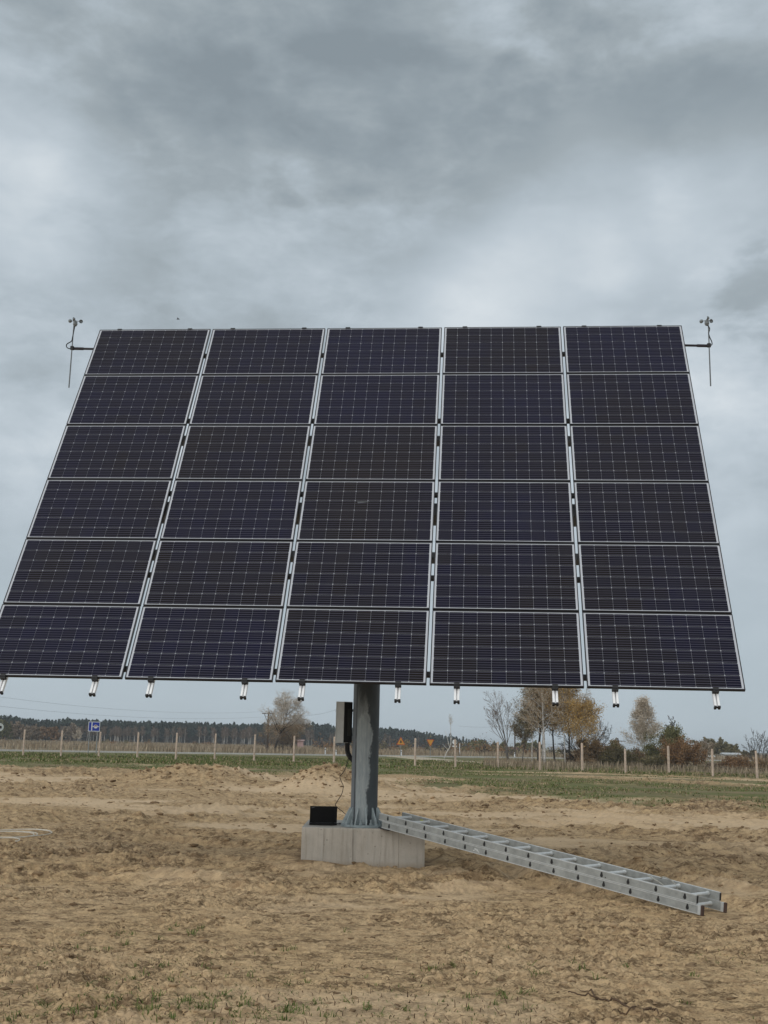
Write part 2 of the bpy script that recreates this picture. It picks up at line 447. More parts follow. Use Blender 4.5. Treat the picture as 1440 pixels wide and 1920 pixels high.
    # footprints trodden around the block and the ladder
    if (r < 24).any():
        q = np.nonzero(r < 24)[0]; fr = np.random.default_rng(91); dh = np.zeros(len(q)); xq, yq = x[q], y[q]
        walks = [((-6, 9.5), (-1.2, 13.2)), ((-1.0, 13.2), (2.2, 8.2)), ((4.6, 9.2), (1.0, 13.3)), ((-4, 16), (-1.4, 14)), ((3.4, 7.4), (4.4, 11.5)), ((-3.2, 7.2), (-.4, 12.8)), ((1.2, 15.5), (5.5, 19)), ((-7, 18), (-2, 16))]
        for a_, b_ in walks:
            a_, b_ = np.array(a_), np.array(b_); L_ = np.hypot(*(b_ - a_)); dr = (b_ - a_) / L_; nr_ = np.array([-dr[1], dr[0]])
            for i_ in range(int(L_ / .62)):
                c_ = a_ + dr * (.62 * i_ + fr.normal(0, .05)) + nr_ * ((.11 if i_ % 2 else -.11) + fr.normal(0, .03))
                lx = ((xq - c_[0]) * dr[0] + (yq - c_[1]) * dr[1]) / .15; ly = ((xq - c_[0]) * nr_[0] + (yq - c_[1]) * nr_[1]) / .058
                e2 = lx * lx + ly * ly; w_ = e2 < 5
                dh[w_] += -0.026 * np.exp(-e2[w_] ** 2) + 0.016 * np.exp(-((np.sqrt(e2[w_]) - 1.35) / .30) ** 2)
        h[q] += dh
    # the sand lies flat where the ladder's feet stand
    fd = np.hypot(x - FOOT[0], y - FOOT[1]); kf = np.exp(-(fd / 0.42) ** 4); h = h * (1 - kf) - 0.004 * kf
    cdist = np.hypot(x - COILC[0], (y - COILC[1]) * .8); kc = np.exp(-(cdist / 0.75) ** 4); h = h * (1 - .8 * kc); damp = damp * (1 - .6 * kc)
    # verge
    h = h + g * near * (0.05 * (fbm(x * 1.2, y * 1.2, 7, 3) - .4))
    damp = np.clip(damp * 0.62 + 0.30 * (fbm(x * .5, y * .35, 99, 3) - .5), 0, 1)
    return h, damp, g


# ------------------------------------------------------------------ ground
def ground_material():
    m, t, b = material('soil_and_grass')
    geo = t.new('ShaderNodeNewGeometry'); P = geo.outputs['Position']
    ad = t.new('ShaderNodeAttribute'); ad.attribute_name = 'damp'
    ag = t.new('ShaderNodeAttribute'); ag.attribute_name = 'grass'
    af = t.new('ShaderNodeAttribute'); af.attribute_name = 'field'
    n1 = t.noise(P, 0.35, 4, 0.6); n2 = t.noise(t.mapping(P, (1, 1.6, 1)), 6.0, 6, 0.65); n3 = t.noise(P, 60.0, 4, 0.7); n4 = t.noise(P, 1.7, 4, .6)
    dry = t.mix(t.rng(n1, 0.35, 0.65), (0.560, 0.394, 0.218, 1), (0.625, 0.450, 0.268, 1))
    dry = t.mix(t.rng(n2, 0.42, 0.68), dry, (0.345, 0.230, 0.128, 1))
    dry = t.mix(t.math('MULTIPLY', t.rng(n3, 0.45, 0.75), 0.45), dry, (0.21, 0.145, 0.086, 1))
    asm = t.new('ShaderNodeAttribute'); asm.attribute_name = 'smooth'
    n5 = t.noise(t.mapping(P, (1, 2.4, 1)), 19.0, 5, 0.68, 0.4); n6 = t.noise(t.mapping(P, (1, 2.0, 1)), 3.2, 5, 0.7, 0.4)
    n7 = t.noise(t.mapping(P, (1, 2.0, 1)), 48.0, 4, 0.65, 0.3)
    n8 = t.noise(t.mapping(P, (1, 1.8, 1)), 6.5, 6, 0.7, 0.5); n9 = t.noise(t.mapping(P, (1, 1.9, 1)), 1.1, 4, 0.62, 0.4)
    clus = t.rng(n6, 0.50, 0.62, 0.0, 1, True)
    crumb = t.math('MULTIPLY', t.rng(n5, 0.46, 0.56), clus)
    crumb = t.math('MAXIMUM', crumb, t.math('MULTIPLY', t.rng(n7, 0.56, 0.63), t.rng(n6, 0.38, 0.56, 0.10, 0.9)))
    crumb = t.math('MAXIMUM', crumb, t.math('MULTIPLY', t.rng(n8, 0.54, 0.62), t.rng(n9, 0.45, 0.62, 0.08, 0.85)))
    crumb = t.math('MULTIPLY', crumb, t.rng(asm.outputs['Fac'], 0, 1, 1, 0.12))
    dry = t.mix(t.math('MULTIPLY', crumb, 0.86), dry, (0.108, 0.068, 0.038, 1))
    dry = t.mix(t.math('MULTIPLY', t.rng(n6, 0.54, 0.68), 0.40), dry, (0.290, 0.195, 0.108, 1))
    dry = t.mix(t.math('MULTIPLY', t.rng(n5, 0.44, 0.34), 0.35), dry, (0.68, 0.515, 0.335, 1))
    dry = t.mix(t.math('MULTIPLY', asm.outputs['Fac'], 0.60), dry, (0.64, 0.485, 0.325, 1))
    dark_soil_c = t.mix(t.rng(n3, 0.3, 0.7), (0.105, 0.066, 0.038, 1), (0.215, 0.142, 0.084, 1))
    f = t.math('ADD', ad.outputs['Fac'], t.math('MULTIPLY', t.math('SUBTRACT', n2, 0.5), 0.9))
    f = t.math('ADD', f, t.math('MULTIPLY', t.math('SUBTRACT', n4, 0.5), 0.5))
    sandc = t.mix(t.math('MULTIPLY', t.rng(f, 0.22, 0.80, 0, 1, True), 0.85), dry, dark_soil_c)
    ng = t.noise(P, 2.3, 5, 0.65); ng2 = t.noise(P, 0.22, 4, 0.6)
    gr = t.mix(t.rng(ng, 0.35, 0.65), (0.100, 0.124, 0.040, 1), (0.190, 0.190, 0.080, 1))
    gr = t.mix(t.rng(ng2, 0.42, 0.64), gr, (0.235, 0.185, 0.105, 1))
    fl = t.mix(t.rng(ng2, 0.38, 0.62), (0.235, 0.190, 0.130, 1), (0.320, 0.262, 0.185, 1))
    fl = t.mix(t.rng(t.noise(P, 0.035, 4, 0.6), 0.45, 0.6), fl, (0.120, 0.116, 0.055, 1))
    c = t.mix(ag.outputs['Fac'], sandc, gr)
    c = t.mix(af.outputs['Fac'], c, fl)
    t.link(c, b.inputs['Base Color']); setb(b, rough=0.95, spec=0.1)
    bp = t.new('ShaderNodeBump'); bp.inputs['Strength'].default_value = 0.9; bp.inputs['Distance'].default_value = 0.012
    hh = t.math('ADD', t.math('MULTIPLY', n2, 1.0), t.math('MULTIPLY', n3, 0.35)); hh = t.math('SUBTRACT', hh, t.math('MULTIPLY', crumb, 0.8))
    t.link(hh, bp.inputs['Height']); t.link(bp.outputs[0], b.inputs['Normal'])
    return m

def build_ground():
    rr = [1.2, 2.4, 3.6, 4.6, 5.2]
    while rr[-1] < 4200:
        rr.append(rr[-1] + 0.0125 * (rr[-1] / 6.0) ** 1.55)
    rr = np.array(rr)
    dense = np.linspace(-23.5, 23.5, 760)
    side = np.concatenate([np.linspace(23.5, 60, 60)[1:], np.linspace(60, 300, 50)[1:], np.linspace(300, 336.5, 60)[1:-1]])
    th = np.radians(np.concatenate([dense, side]))
    Rr, Tt = np.meshgrid(rr, th, indexing='ij')
    X = Rr * np.sin(Tt); Y = Rr * np.cos(Tt)
    h, damp, g, smo = terrain(X.ravel(), Y.ravel(), True)
    nr, nt = Rr.shape
    V = np.stack([X.ravel(), Y.ravel(), h], 1)
    V = np.vstack([V, [[0, 0, 0]]])
    i = np.arange(nr - 1)[:, None]; j = np.arange(nt)[None, :]; j2 = (j + 1) % nt
    Q = np.stack([i * nt + j, (i + 1) * nt + j, (i + 1) * nt + j2, i * nt + j2], -1).reshape(-1, 4)
    # winding: make normals point up
    Q = Q[:, ::-1]
    jj = np.arange(nt); T3 = np.stack([np.full(nt, nr * nt), (jj + 1) % nt, jj], 1)
    mb = MB(); mb.add(V, Q); mb.f.setdefault((3, 0), []).append(T3)
    me = mb.mesh('ground', [ground_material()], smooth=True)
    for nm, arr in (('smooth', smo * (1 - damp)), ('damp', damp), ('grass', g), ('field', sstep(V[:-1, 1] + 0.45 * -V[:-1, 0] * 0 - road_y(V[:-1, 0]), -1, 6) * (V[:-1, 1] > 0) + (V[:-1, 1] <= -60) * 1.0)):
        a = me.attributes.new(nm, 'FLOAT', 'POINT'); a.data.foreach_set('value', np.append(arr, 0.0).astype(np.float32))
    o = obj('ground', me); tag(o, kind='structure')
    return o

ROADPX = [(-300, 1403), (0, 1407.8), (240, 1411.2), (480, 1414.6), (630, 1416.6), (780, 1419.0), (900, 1420.2), (1100, 1422.5)]
ROADW = np.array([gp(x, y)[:2] for x, y in ROADPX])
_a, _b = np.polyfit(ROADW[:, 0], ROADW[:, 1], 1)
def road_y(x): return _a * x + _b

GROUND = build_ground()
# look-up of the built surface, for setting things down on it
def ground_z(x, y):
    h, _, _ = terrain(np.array([float(x)]), np.array([float(y)])); return float(h[0])
def ground_zs(x, y): return terrain(np.asarray(x, float), np.asarray(y, float))


def strip(name, pts, width, z, mat, n=60):
    P = np.array(pts); tt = np.linspace(0, len(P) - 1, n)
    P = np.stack([np.interp(tt, range(len(P)), P[:, 0]), np.interp(tt, range(len(P)), P[:, 1])], 1)
    for _ in range(4): P[1:-1] = 0.25 * P[:-2] + 0.5 * P[1:-1] + 0.25 * P[2:]
    tn = np.gradient(P, axis=0); tn /= np.linalg.norm(tn, axis=1, keepdims=True)
    nn = np.stack([-tn[:, 1], tn[:, 0]], 1)
    mb = MB(); v = []
    for s_, zz in ((-width / 2 - .4, -0.1), (-width / 2, z), (width / 2, z), (width / 2 + .4, -0.1)):
        v.append(np.column_stack([P + nn * s_, np.full(n, zz)]))
    v = np.concatenate(v); f = []
    for k in range(3):
        for i in range(n - 1): f.append((k * n + i, k * n + i + 1, (k + 1) * n + i + 1, (k + 1) * n + i))
    f = [q[::-1] for q in f]
    mb.add(v, f)
    o = obj(name, mb.mesh(name, [mat])); tag(o, kind='structure'); return o

M_ROAD = plain('worn_asphalt', (0.33, 0.315, 0.275), 0.9, var=0.12, scale=0.6)
M_TRACK = plain('sandy_gravel', (0.46, 0.39, 0.28), 0.95, var=0.15, scale=0.8)
strip('road', [(x, road_y(x)) for x in (-260, -140, -60, -20, 10, 40, 90, 200)], 6.5, 0.10, M_ROAD)
strip('dirt_track', [gp(735, 1417.6)[:2], gp(770, 1420.5)[:2], gp(810, 1424.5)[:2], gp(860, 1428.5)[:2], gp(925, 1432.6)[:2], gp(990, 1436)[:2]], 3.2, 0.075, M_TRACK)

# ------------------------------------------------------------------ solar tracker
PU = np.array([0.9963013, -0.08588328, -0.00278991]); PV = np.array([0.04585686, 0.5039503, 0.86251449])
PN = np.cross(PU, PV)                      # towards the viewer's side
PC = np.array([-0.18756705, 14.11641348, 4.6936416])
CP, RP = 1.69, 1.014
PW, PH = 1.657, 0.996
def pp(u, v, d=0.0):                       # panel-grid coordinates: columns 0..5, rows 0..6 from the top, d out of the face
    return PC + PU * ((u - 2.5) * CP) - PV * ((v - 3) * RP) + PN * d
PAX = np.stack([PU, PV, PN])

def cell_material():
    m, t, b = material('silicon_cell')
    uv = t.new('ShaderNodeUVMap'); uv.uv_map = 'cell'
    sp = t.new('ShaderNodeSeparateXYZ'); t.link(uv.outputs[0], sp.inputs[0])
    y5 = t.math('FRACT', t.math('MULTIPLY', sp.outputs[1], 5.0))
    d = t.math('ABSOLUTE', t.math('SUBTRACT', y5, 0.5))
    bus = t.rng(d, 0.5 * 5 * 0.0068 / 0.1567, 0.5 * 5 * 0.0030 / 0.1567, 0, 1, True)
    at_ = t.new('ShaderNodeAttribute'); at_.attribute_name = 'tint'
    geo = t.new('ShaderNodeNewGeometry')
    n = t.noise(geo.outputs['Position'], 0.55, 3, 0.5)
    hue = t.math('ADD', t.math('MULTIPLY', t.math('SUBTRACT', at_.outputs['Fac'], 0.5), 0.9), n)
    base = t.ramp(hue, [(0.2, (0.0040, 0.0048, 0.024)), (0.45, (0.0048, 0.0048, 0.0150)), (0.62, (0.0070, 0.0058, 0.0085)), (0.85, (0.0110, 0.0080, 0.0060))])
    n2 = t.noise(geo.outputs['Position'], 7.0, 3, 0.5)
    base = t.mix(t.math('MULTIPLY', t.rng(n2, .4, .7), 0.35), base, (0.012, 0.012, 0.014, 1))
    t.link(t.mix(bus, base, (0.105, 0.100, 0.138, 1)), b.inputs['Base Color'])
    setb(b, rough=0.5, spec=0.03, coat=0.09, coatr=0.05)
    return m
M_CELL = cell_material()
m_, t_, b_ = material('glazed_backsheet')
b_.inputs['Base Color'].default_value = (0.60, 0.62, 0.67, 1); setb(b_, rough=0.5, coat=0.3, coatr=0.1)
tc_ = t_.new('ShaderNodeTexCoord'); t_.link(t_.mix(t_.noise(tc_.outputs['Object'], 3.0, 3), (0.48, 0.50, 0.55, 1), (0.56, 0.58, 0.63, 1)), b_.inputs['Base Color'])
M_SHEET = m_
M_FRAME = plain('black_anodised_aluminium', (0.018, 0.018, 0.022), 0.42, metal=0.3, var=0.15, scale=30)
M_ALU = plain('bare_aluminium', (0.93, 0.94, 0.96), 0.35, metal=0.0, var=0.08, scale=12)
M_BLACK = plain('black_plastic', (0.010, 0.010, 0.011), 0.55, var=0.2, scale=30)
M_GALV = plain('galvanised_steel', (0.13, 0.14, 0.155), 0.6, metal=0.3, var=0.25, scale=9)
M_PURL = plain('dark_steel_section', (0.035, 0.036, 0.04), 0.6, metal=0.2, var=0.2, scale=9)

def cell_mesh(name='cell'):
    c = 0.1576 / 2; e = 0.1562 / 2; k = 0.0070
    poly = [(-c + k, -e), (c - k, -e), (c, -e + k), (c, e - k), (c - k, e), (-c + k, e), (-c, e - k), (-c, -e + k)]
    return poly
CPOLY = np.array(cell_mesh())
CPX, CPY = 0.1592, 0.1592
def cell_geo(mb, c, ax, ay, az, tint):
    mb.prism([tuple(q) for q in CPOLY], c, ax, ay, az, 0.0, 0.0012, 0, tint)
def add_cell_uv(me, ncell):
    # every cell has 16 vertices in a known order
    uv = me.uv_layers.new(name='cell')
    P = (CPOLY / 0.1567 + 0.5); P16 = np.vstack([P, P])
    li = np.empty(len(me.loops), dtype=np.int32); me.loops.foreach_get('vertex_index', li)
    uv.data.foreach_set('uv', P16[li % 16].astype(np.float32).ravel())

TR = thing('solar_tracker', (-0.164, 14.12, 0.0), 'large tilted array of thirty dark solar panels on one grey steel post', 'solar tracker')
TRL = np.array(TR.location)
rng = np.random.default_rng(7)

def pole_material():
    m, t, b = material('painted_steel_pole')
    tc = t.new('ShaderNodeTexCoord'); O = tc.outputs['Object']
    sp = t.new('ShaderNodeSeparateXYZ'); t.link(O, sp.inputs[0])
    n = t.noise(t.mapping(O, (9, 9, 3)), 1.0, 6, 0.62, 0.3); n2 = t.noise(t.mapping(O, (40, 40, 7)), 1.0, 5, 0.6)
    # a broad patch of pale zinc primer on the near side, ragged at its edges, narrowing towards the top
    right = t.ramp(t.rng(sp.outputs[2], 0.4, 2.3), [(0.0, 0.62), (0.20, 0.60), (0.38, 0.66), (0.52, 0.68), (0.60, 0.78), (0.67, 0.66), (0.80, 0.58), (0.90, 0.42), (1.0, 0.24)])
    sep = t.new('ShaderNodeSeparateColor'); t.link(right, sep.inputs[0])
    rx = t.math('MULTIPLY', t.math('SUBTRACT', sep.outputs[0], 0.5), 0.32)
    rx = t.math('ADD', rx, t.math('ADD', t.math('MULTIPLY', t.math('SUBTRACT', n, 0.5), 0.13), t.math('MULTIPLY', t.math('SUBTRACT', t.noise(O, 38, 4, .65), 0.5), 0.05)))
    e1 = t.rng(t.math('SUBTRACT', rx, sp.outputs[0]), -0.006, 0.012)
    lx = t.math('ADD', -0.108, t.math('MULTIPLY', t.math('SUBTRACT', n2, 0.5), 0.02))
    e2 = t.rng(t.math('SUBTRACT', sp.outputs[0], lx), -0.002, 0.01)
    top = t.rng(t.math('ADD', sp.outputs[2], t.math('MULTIPLY', t.math('SUBTRACT', n, 0.5), 0.9)), 2.05, 1.70)
    front = t.rng(sp.outputs[1], 0.02, -0.03)
    pat = t.math('MULTIPLY', t.math('MULTIPLY', e1, e2), t.math('MULTIPLY', top, front))
    dark = t.mix(t.rng(n, 0.3, 0.7), (0.042, 0.053, 0.062, 1), (0.070, 0.085, 0.096, 1))
    pale = t.mix(t.rng(n2, 0.3, 0.72), (0.235, 0.275, 0.292, 1), (0.37, 0.41, 0.425, 1))
    left = t.rng(sp.outputs[0], -0.10, -0.125)
    c = t.mix(left, dark, (0.17, 0.19, 0.21, 1))
    seam = t.math('MULTIPLY', t.rng(t.math('ABSOLUTE', t.math('SUBTRACT', sp.outputs[0], -0.115)), 0.009, 0.004), t.math('MULTIPLY', front, t.rng(n2, .35, .5)))
    c = t.mix(pat, c, pale)
    c = t.mix(t.math('MULTIPLY', seam, 0.75), c, (0.028, 0.032, 0.038, 1))
    t.link(c, b.inputs['Base Color']); setb(b, rough=0.55, metal=0.0, spec=0.4)
    bp = t.new('ShaderNodeBump'); bp.inputs['Strength'].default_value = 0.25; bp.inputs['Distance'].default_value = 0.004
    t.link(n2, bp.inputs['Height']); t.link(bp.outputs[0], b.inputs['Normal'])
    return m
M_POLE = pole_material()
BT = 0.459                                   # top of the foundation
PB = np.array([-0.164, 14.12])
mb = MB(); mb.tube([(PB[0], PB[1], BT + 0.028), (PB[0], PB[1], 1.5), (PB[0], PB[1], 2.6), (PB[0], PB[1], 4.10)], 0.160, 40)
part('pole', mb, [M_POLE], TR)
mb = MB()
th = np.linspace(0, 2 * math.pi, 41)[:-1]
mb.prism([(0.275 * math.cos(a), 0.275 * math.sin(a)) for a in th], (PB[0], PB[1], BT), np.array([1, 0, 0.]), np.array([0, 1, 0.]), np.array([0, 0, 1.]), 0.001, 0.028)
M_BASE = plain('weathered_zinc', (0.24, 0.285, 0.30), 0.55, metal=0.1, var=0.3, scale=14)
part('base_plate', mb, [M_BASE], TR)
M_GUS = plain('lit_zinc', (0.34, 0.395, 0.41), 0.5, metal=0.1, var=0.25, scale=14)  # paler than the base plate: light on the gusset edges put into colour
for k in range(12):
    a = k / 12 * 2 * math.pi + 0.13
    d = np.array([math.cos(a), math.sin(a), 0]); s_ = np.array([-d[1], d[0], 0])
    c = np.array([PB[0], PB[1], BT + 0.028])
    mb = MB(); mb.prism([(0.157, 0.0), (0.262, 0.0), (0.262, 0.022), (0.172, 0.195), (0.157, 0.195)], c, d, np.array([0, 0, 1.]), s_, -0.006, 0.006)
    part('gusset', mb, [M_GUS], TR)
    a2 = a + math.pi / 12; d2 = np.array([math.cos(a2), math.sin(a2), 0]); e2 = np.array([-d2[1], d2[0], 0])
    cc = c + d2 * 0.225
    mb = MB(); hexa = [(0.023 * math.cos(q), 0.023 * math.sin(q)) for q in np.linspace(0, 2 * math.pi, 7)[:-1]]
    mb.prism(hexa, cc, d2, e2, np.array([0, 0, 1.]), 0.0005, 0.022)
    mb.prism([(x * 0.55, y * 0.55) for x, y in hexa], cc, d2, e2, np.array([0, 0, 1.]), 0.022, 0.062)
    part('anchor_bolt', mb, [M_BASE], TR)
# head, torque tube, purlins and rails behind the panels
mb = MB(); mb.box((PB[0], PB[1] + 0.02, 4.24), (0.42, 0.42, 0.28), bevel=0.05)
mb.box((PB[0], PB[1] + 0.09, 4.44), (0.30, 0.26, 0.14))
part('slew_head', mb, [M_GALV], TR)
mb = MB(); mb.box(pp(2.5, 3.30, -0.30), (6.6, 0.20, 0.20), PAX, bevel=0.0); part('torque_tube', mb, [M_GALV], TR)
for vv in (2.06, 4.05):
    mb = MB(); mb.box(pp(2.5, vv, -0.24), (5.4, 0.10, 0.10), PAX); part('cross_beam', mb, [M_GALV], TR)
for uu in (1.35, 3.65):
    mb = MB(); mb.box(pp(uu, 3.0, -0.165), (0.10, 4.3, 0.05), PAX); part('girder', mb, [M_GALV], TR)
for vv in (0.47, 1.81, 3.14, 4.46, 5.80):
    mb = MB(); mb.box(pp(2.5, vv, -0.115), (8.2, 0.055, 0.045), PAX); part('purlin', mb, [M_PURL], TR)
for c_ in range(5):
    for fr in (0.185, 0.808):
        uu = c_ + fr
        top, bot = -0.02, 6.0 + 0.165
        mid = pp(uu, (top + bot) / 2, -0.062); L = (bot - top) * RP
        mb = MB()
        for sx in (-1, 1): mb.box(mid + PU * sx * 0.018, (0.022, L, 0.042), PAX)
        mb.box(mid - PN * 0.016, (0.016, L - .01, 0.008), PAX)
        r_ = part('mounting_rail', mb, [M_ALU], TR)
        mb = MB()
        for sx in (-1, 1): mb.box(pp(uu, bot, -0.062) + PU * sx * 0.021 - PV * 0.011, (0.024, 0.020, 0.047), PAX, mat=0)
        mb.box(pp(uu, bot, -0.062) - PV * 0.009, (0.024, 0.012, 0.02), PAX)
        e = obj('end_cap', mb.mesh('end_cap', [M_BLACK], tuple(TRL)), r_)
        for vv, sg in ((0.0, 1), (6.0, -1)):
            cpos = PC + PU * ((uu - 2.5) * CP) + PV * sg * (3 * RP - RP / 2 + PH / 2 + (0.016 if sg < 0 else 0.006)) + PN * -0.022
            mb = MB(); mb.box(cpos, (0.068, 0.030, 0.050), PAX, bevel=0.006)
            mb.box(cpos - PV * sg * (0.020 if sg < 0 else .010) + PN * 0.0295, (0.060, 0.030 if sg < 0 else .02, 0.006), PAX)
            part('end_clamp', mb, [M_BLACK], TR)

# panels
frame_mb = MB(); lip = 0.0105; dep = 0.038
hx, hy = PW / 2, PH / 2
I3 = np.eye(3)
for sy in (-1, 1): frame_mb.box((0, sy * (hy - lip / 2), 0.004 - dep / 2), (PW, lip, dep))
for sx in (-1, 1): frame_mb.box((sx * (hx - lip / 2), 0, 0.004 - dep / 2), (lip, PH - 2 * lip - 0.0004, dep - 0.0004))
frame_me = frame_mb.mesh('panel_frame', [M_FRAME])
sheet_mb = MB(); sheet_mb.box((0, 0, -0.003), (PW - 2 * lip + 0.002, PH - 2 * lip + 0.002, 0.006)); 
sheet_mb.box((0, hy - 0.12, -0.014), (0.16, 0.10, 0.016), mat=1)      # junction box on the back
sheet_me = sheet_mb.mesh('solar_panel', [M_SHEET, M_BLACK])
cell_variants = []
for k in range(6):
    mb = MB(); cell_geo(mb, (0, 0, 0), I3[0], I3[1], I3[2], 0.25 + 0.5 * k / 5)
    me = mb.mesh('cell', [M_CELL]); add_cell_uv(me, 1); cell_variants.append(me)
rest = MB(); nrest = 0
for r in range(6):
    for c_ in range(5):
        ctr = pp(c_ + 0.5, r + 0.5, rng.normal(0, 0.002))
        tw = rng.normal(0, 0.0012)
        ax = PU + PV * tw; ay = PV - PU * tw
        Mx = Matrix([[ax[i], ay[i], PN[i], ctr[i] - TRL[i]] for i in range(3)] + [[0, 0, 0, 1]])
        p = obj('solar_panel', sheet_me, TR, Mx)
        obj('panel_frame', frame_me, p)
        ptint = float(np.clip(rng.normal(0.42, 0.15), 0, 1))
        for i in range(10):
            for j in range(6):
                x = (i - 4.5) * CPX; y = (j - 2.5) * CPY
                if r == 5:
                    k = int(np.clip(round(ptint * 5 + rng.normal(0, 0.7)), 0, 5))
                    obj('cell', cell_variants[k], p, loc=(x, y, 0.0002))
                else:
                    tt = float(np.clip(0.25 + 0.5 * ptint + rng.normal(0, 0.06), 0, 1))
                    cell_geo(rest, ctr + ax * x + ay * y + PN * 0.0002, ax, ay, PN, tt); nrest += 1
me = rest.mesh('solar_cells', [M_CELL], tuple(TRL)); add_cell_uv(me, nrest)
o = obj('solar_cells', me, TR); o['kind'] = 'stuff'

# control cabinet hung on the post
def cab():
    Y0 = 14.16
    a = at(633.5, 1316, Y0); b0 = at(632.5, 1389, Y0)
    edge_t = at(645.5, 1315.5, Y0 - 0.05); h0 = at(645, 1393, Y0 - 0.05)[2]; h1 = edge_t[2]
    ex = np.array([edge_t[0], Y0 - 0.05])
    n1 = np.array([-0.80, -0.60]); # normal of the pale side
    t1 = np.array([-0.60, 0.80])   # along the pale side, away from the near corner
    t2 = np.array([0.80, 0.60])    # along the dark back, towards the post
    dwide, dthin = 0.15, 0.125
    A = np.array([[t1[0], t1[1], 0], [t2[0], t2[1], 0], [0, 0, 1]])
    c = ex + t1 * dwide / 2 + t2 * dthin / 2
    M_CAB = plain('grey_cabinet_paint', (0.46, 0.475, 0.46), 0.5, var=0.08, scale=8)
    mb = MB(); mb.box((c[0], c[1], (h0 + h1) / 2), (dwide, dthin, h1 - h0), A)
    o = part('control_cabinet', mb, [M_CAB], TR)
    # recessed dark-painted back plate and its stiffener, post's shade put into the colour too
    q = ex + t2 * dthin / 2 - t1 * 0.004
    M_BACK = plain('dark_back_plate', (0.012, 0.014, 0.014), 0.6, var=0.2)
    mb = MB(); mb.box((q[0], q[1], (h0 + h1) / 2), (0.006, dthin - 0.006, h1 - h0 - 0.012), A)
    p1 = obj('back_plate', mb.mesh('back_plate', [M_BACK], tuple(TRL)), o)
    q2 = ex + t2 * dthin * 0.60 - t1 * 0.011
    mb = MB(); mb.box((q2[0], q2[1], (h0 + h1) / 2), (0.008, 0.045, (h1 - h0) * 0.66), A)
    obj('stiffener', mb.mesh('stiffener', [plain('dim_steel', (0.035, 0.038, 0.036), 0.6)], tuple(TRL)), o)
    q3 = ex + t1 * (dwide + 0.006) + t2 * dthin / 2
    mb = MB(); mb.box((q3[0], q3[1], (h0 + h1) / 2), (0.012, dthin + 0.008, h1 - h0 + 0.008), A)
    obj('cabinet_door', mb.mesh('cabinet_door', [M_CAB], tuple(TRL)), o)
    # brackets to the post
    for zz in (h0 + 0.1, h1 - 0.1):
        q4 = ex + t2 * (dthin + 0.03) + t1 * dwide * 0.5
        mb = MB(); mb.box((q4[0], q4[1], zz), (0.04, 0.07, 0.03), A)
        part('bracket', mb, [M_GALV], TR)
    # corrugated conduit out of the bottom, curving into the post
    s0 = ex + t2 * 0.085 + t1 * 0.03
    pts = [(s0[0], s0[1], h0 + 0.01), (s0[0], s0[1], h0 - 0.06), (s0[0] + 0.008, s0[1] - .005, h0 - 0.115), (s0[0] + 0.035, s0[1] - .01, h0 - 0.165), (s0[0] + 0.075, s0[1], h0 - 0.205)]
    pts = spline(pts, 26)
    rad = 0.031 + 0.003 * np.sin(np.arange(26) * math.pi)
    rad = np.where(np.arange(26) % 2, 0.033, 0.028)
    mb = MB(); mb.tube(pts, rad, 10); part('conduit', mb, [M_BLACK], TR)
    return np.array(pts[-1]), h0
def spline(pts, n):
    P = np.asarray(pts, float); k = len(P); t = np.linspace(0, k - 1, n); out = []
    for u in t:
        i = min(int(u), k - 2); f = u - i
        p0 = P[max(i - 1, 0)]; p1 = P[i]; p2 = P[i + 1]; p3 = P[min(i + 2, k - 1)]
        out.append(0.5 * ((2 * p1) + (-p0 + p2) * f + (2 * p0 - 5 * p1 + 4 * p2 - p3) * f * f + (-p0 + 3 * p1 - 3 * p2 + p3) * f ** 3))
    return np.array(out)
CONDEND, CABZ = cab()

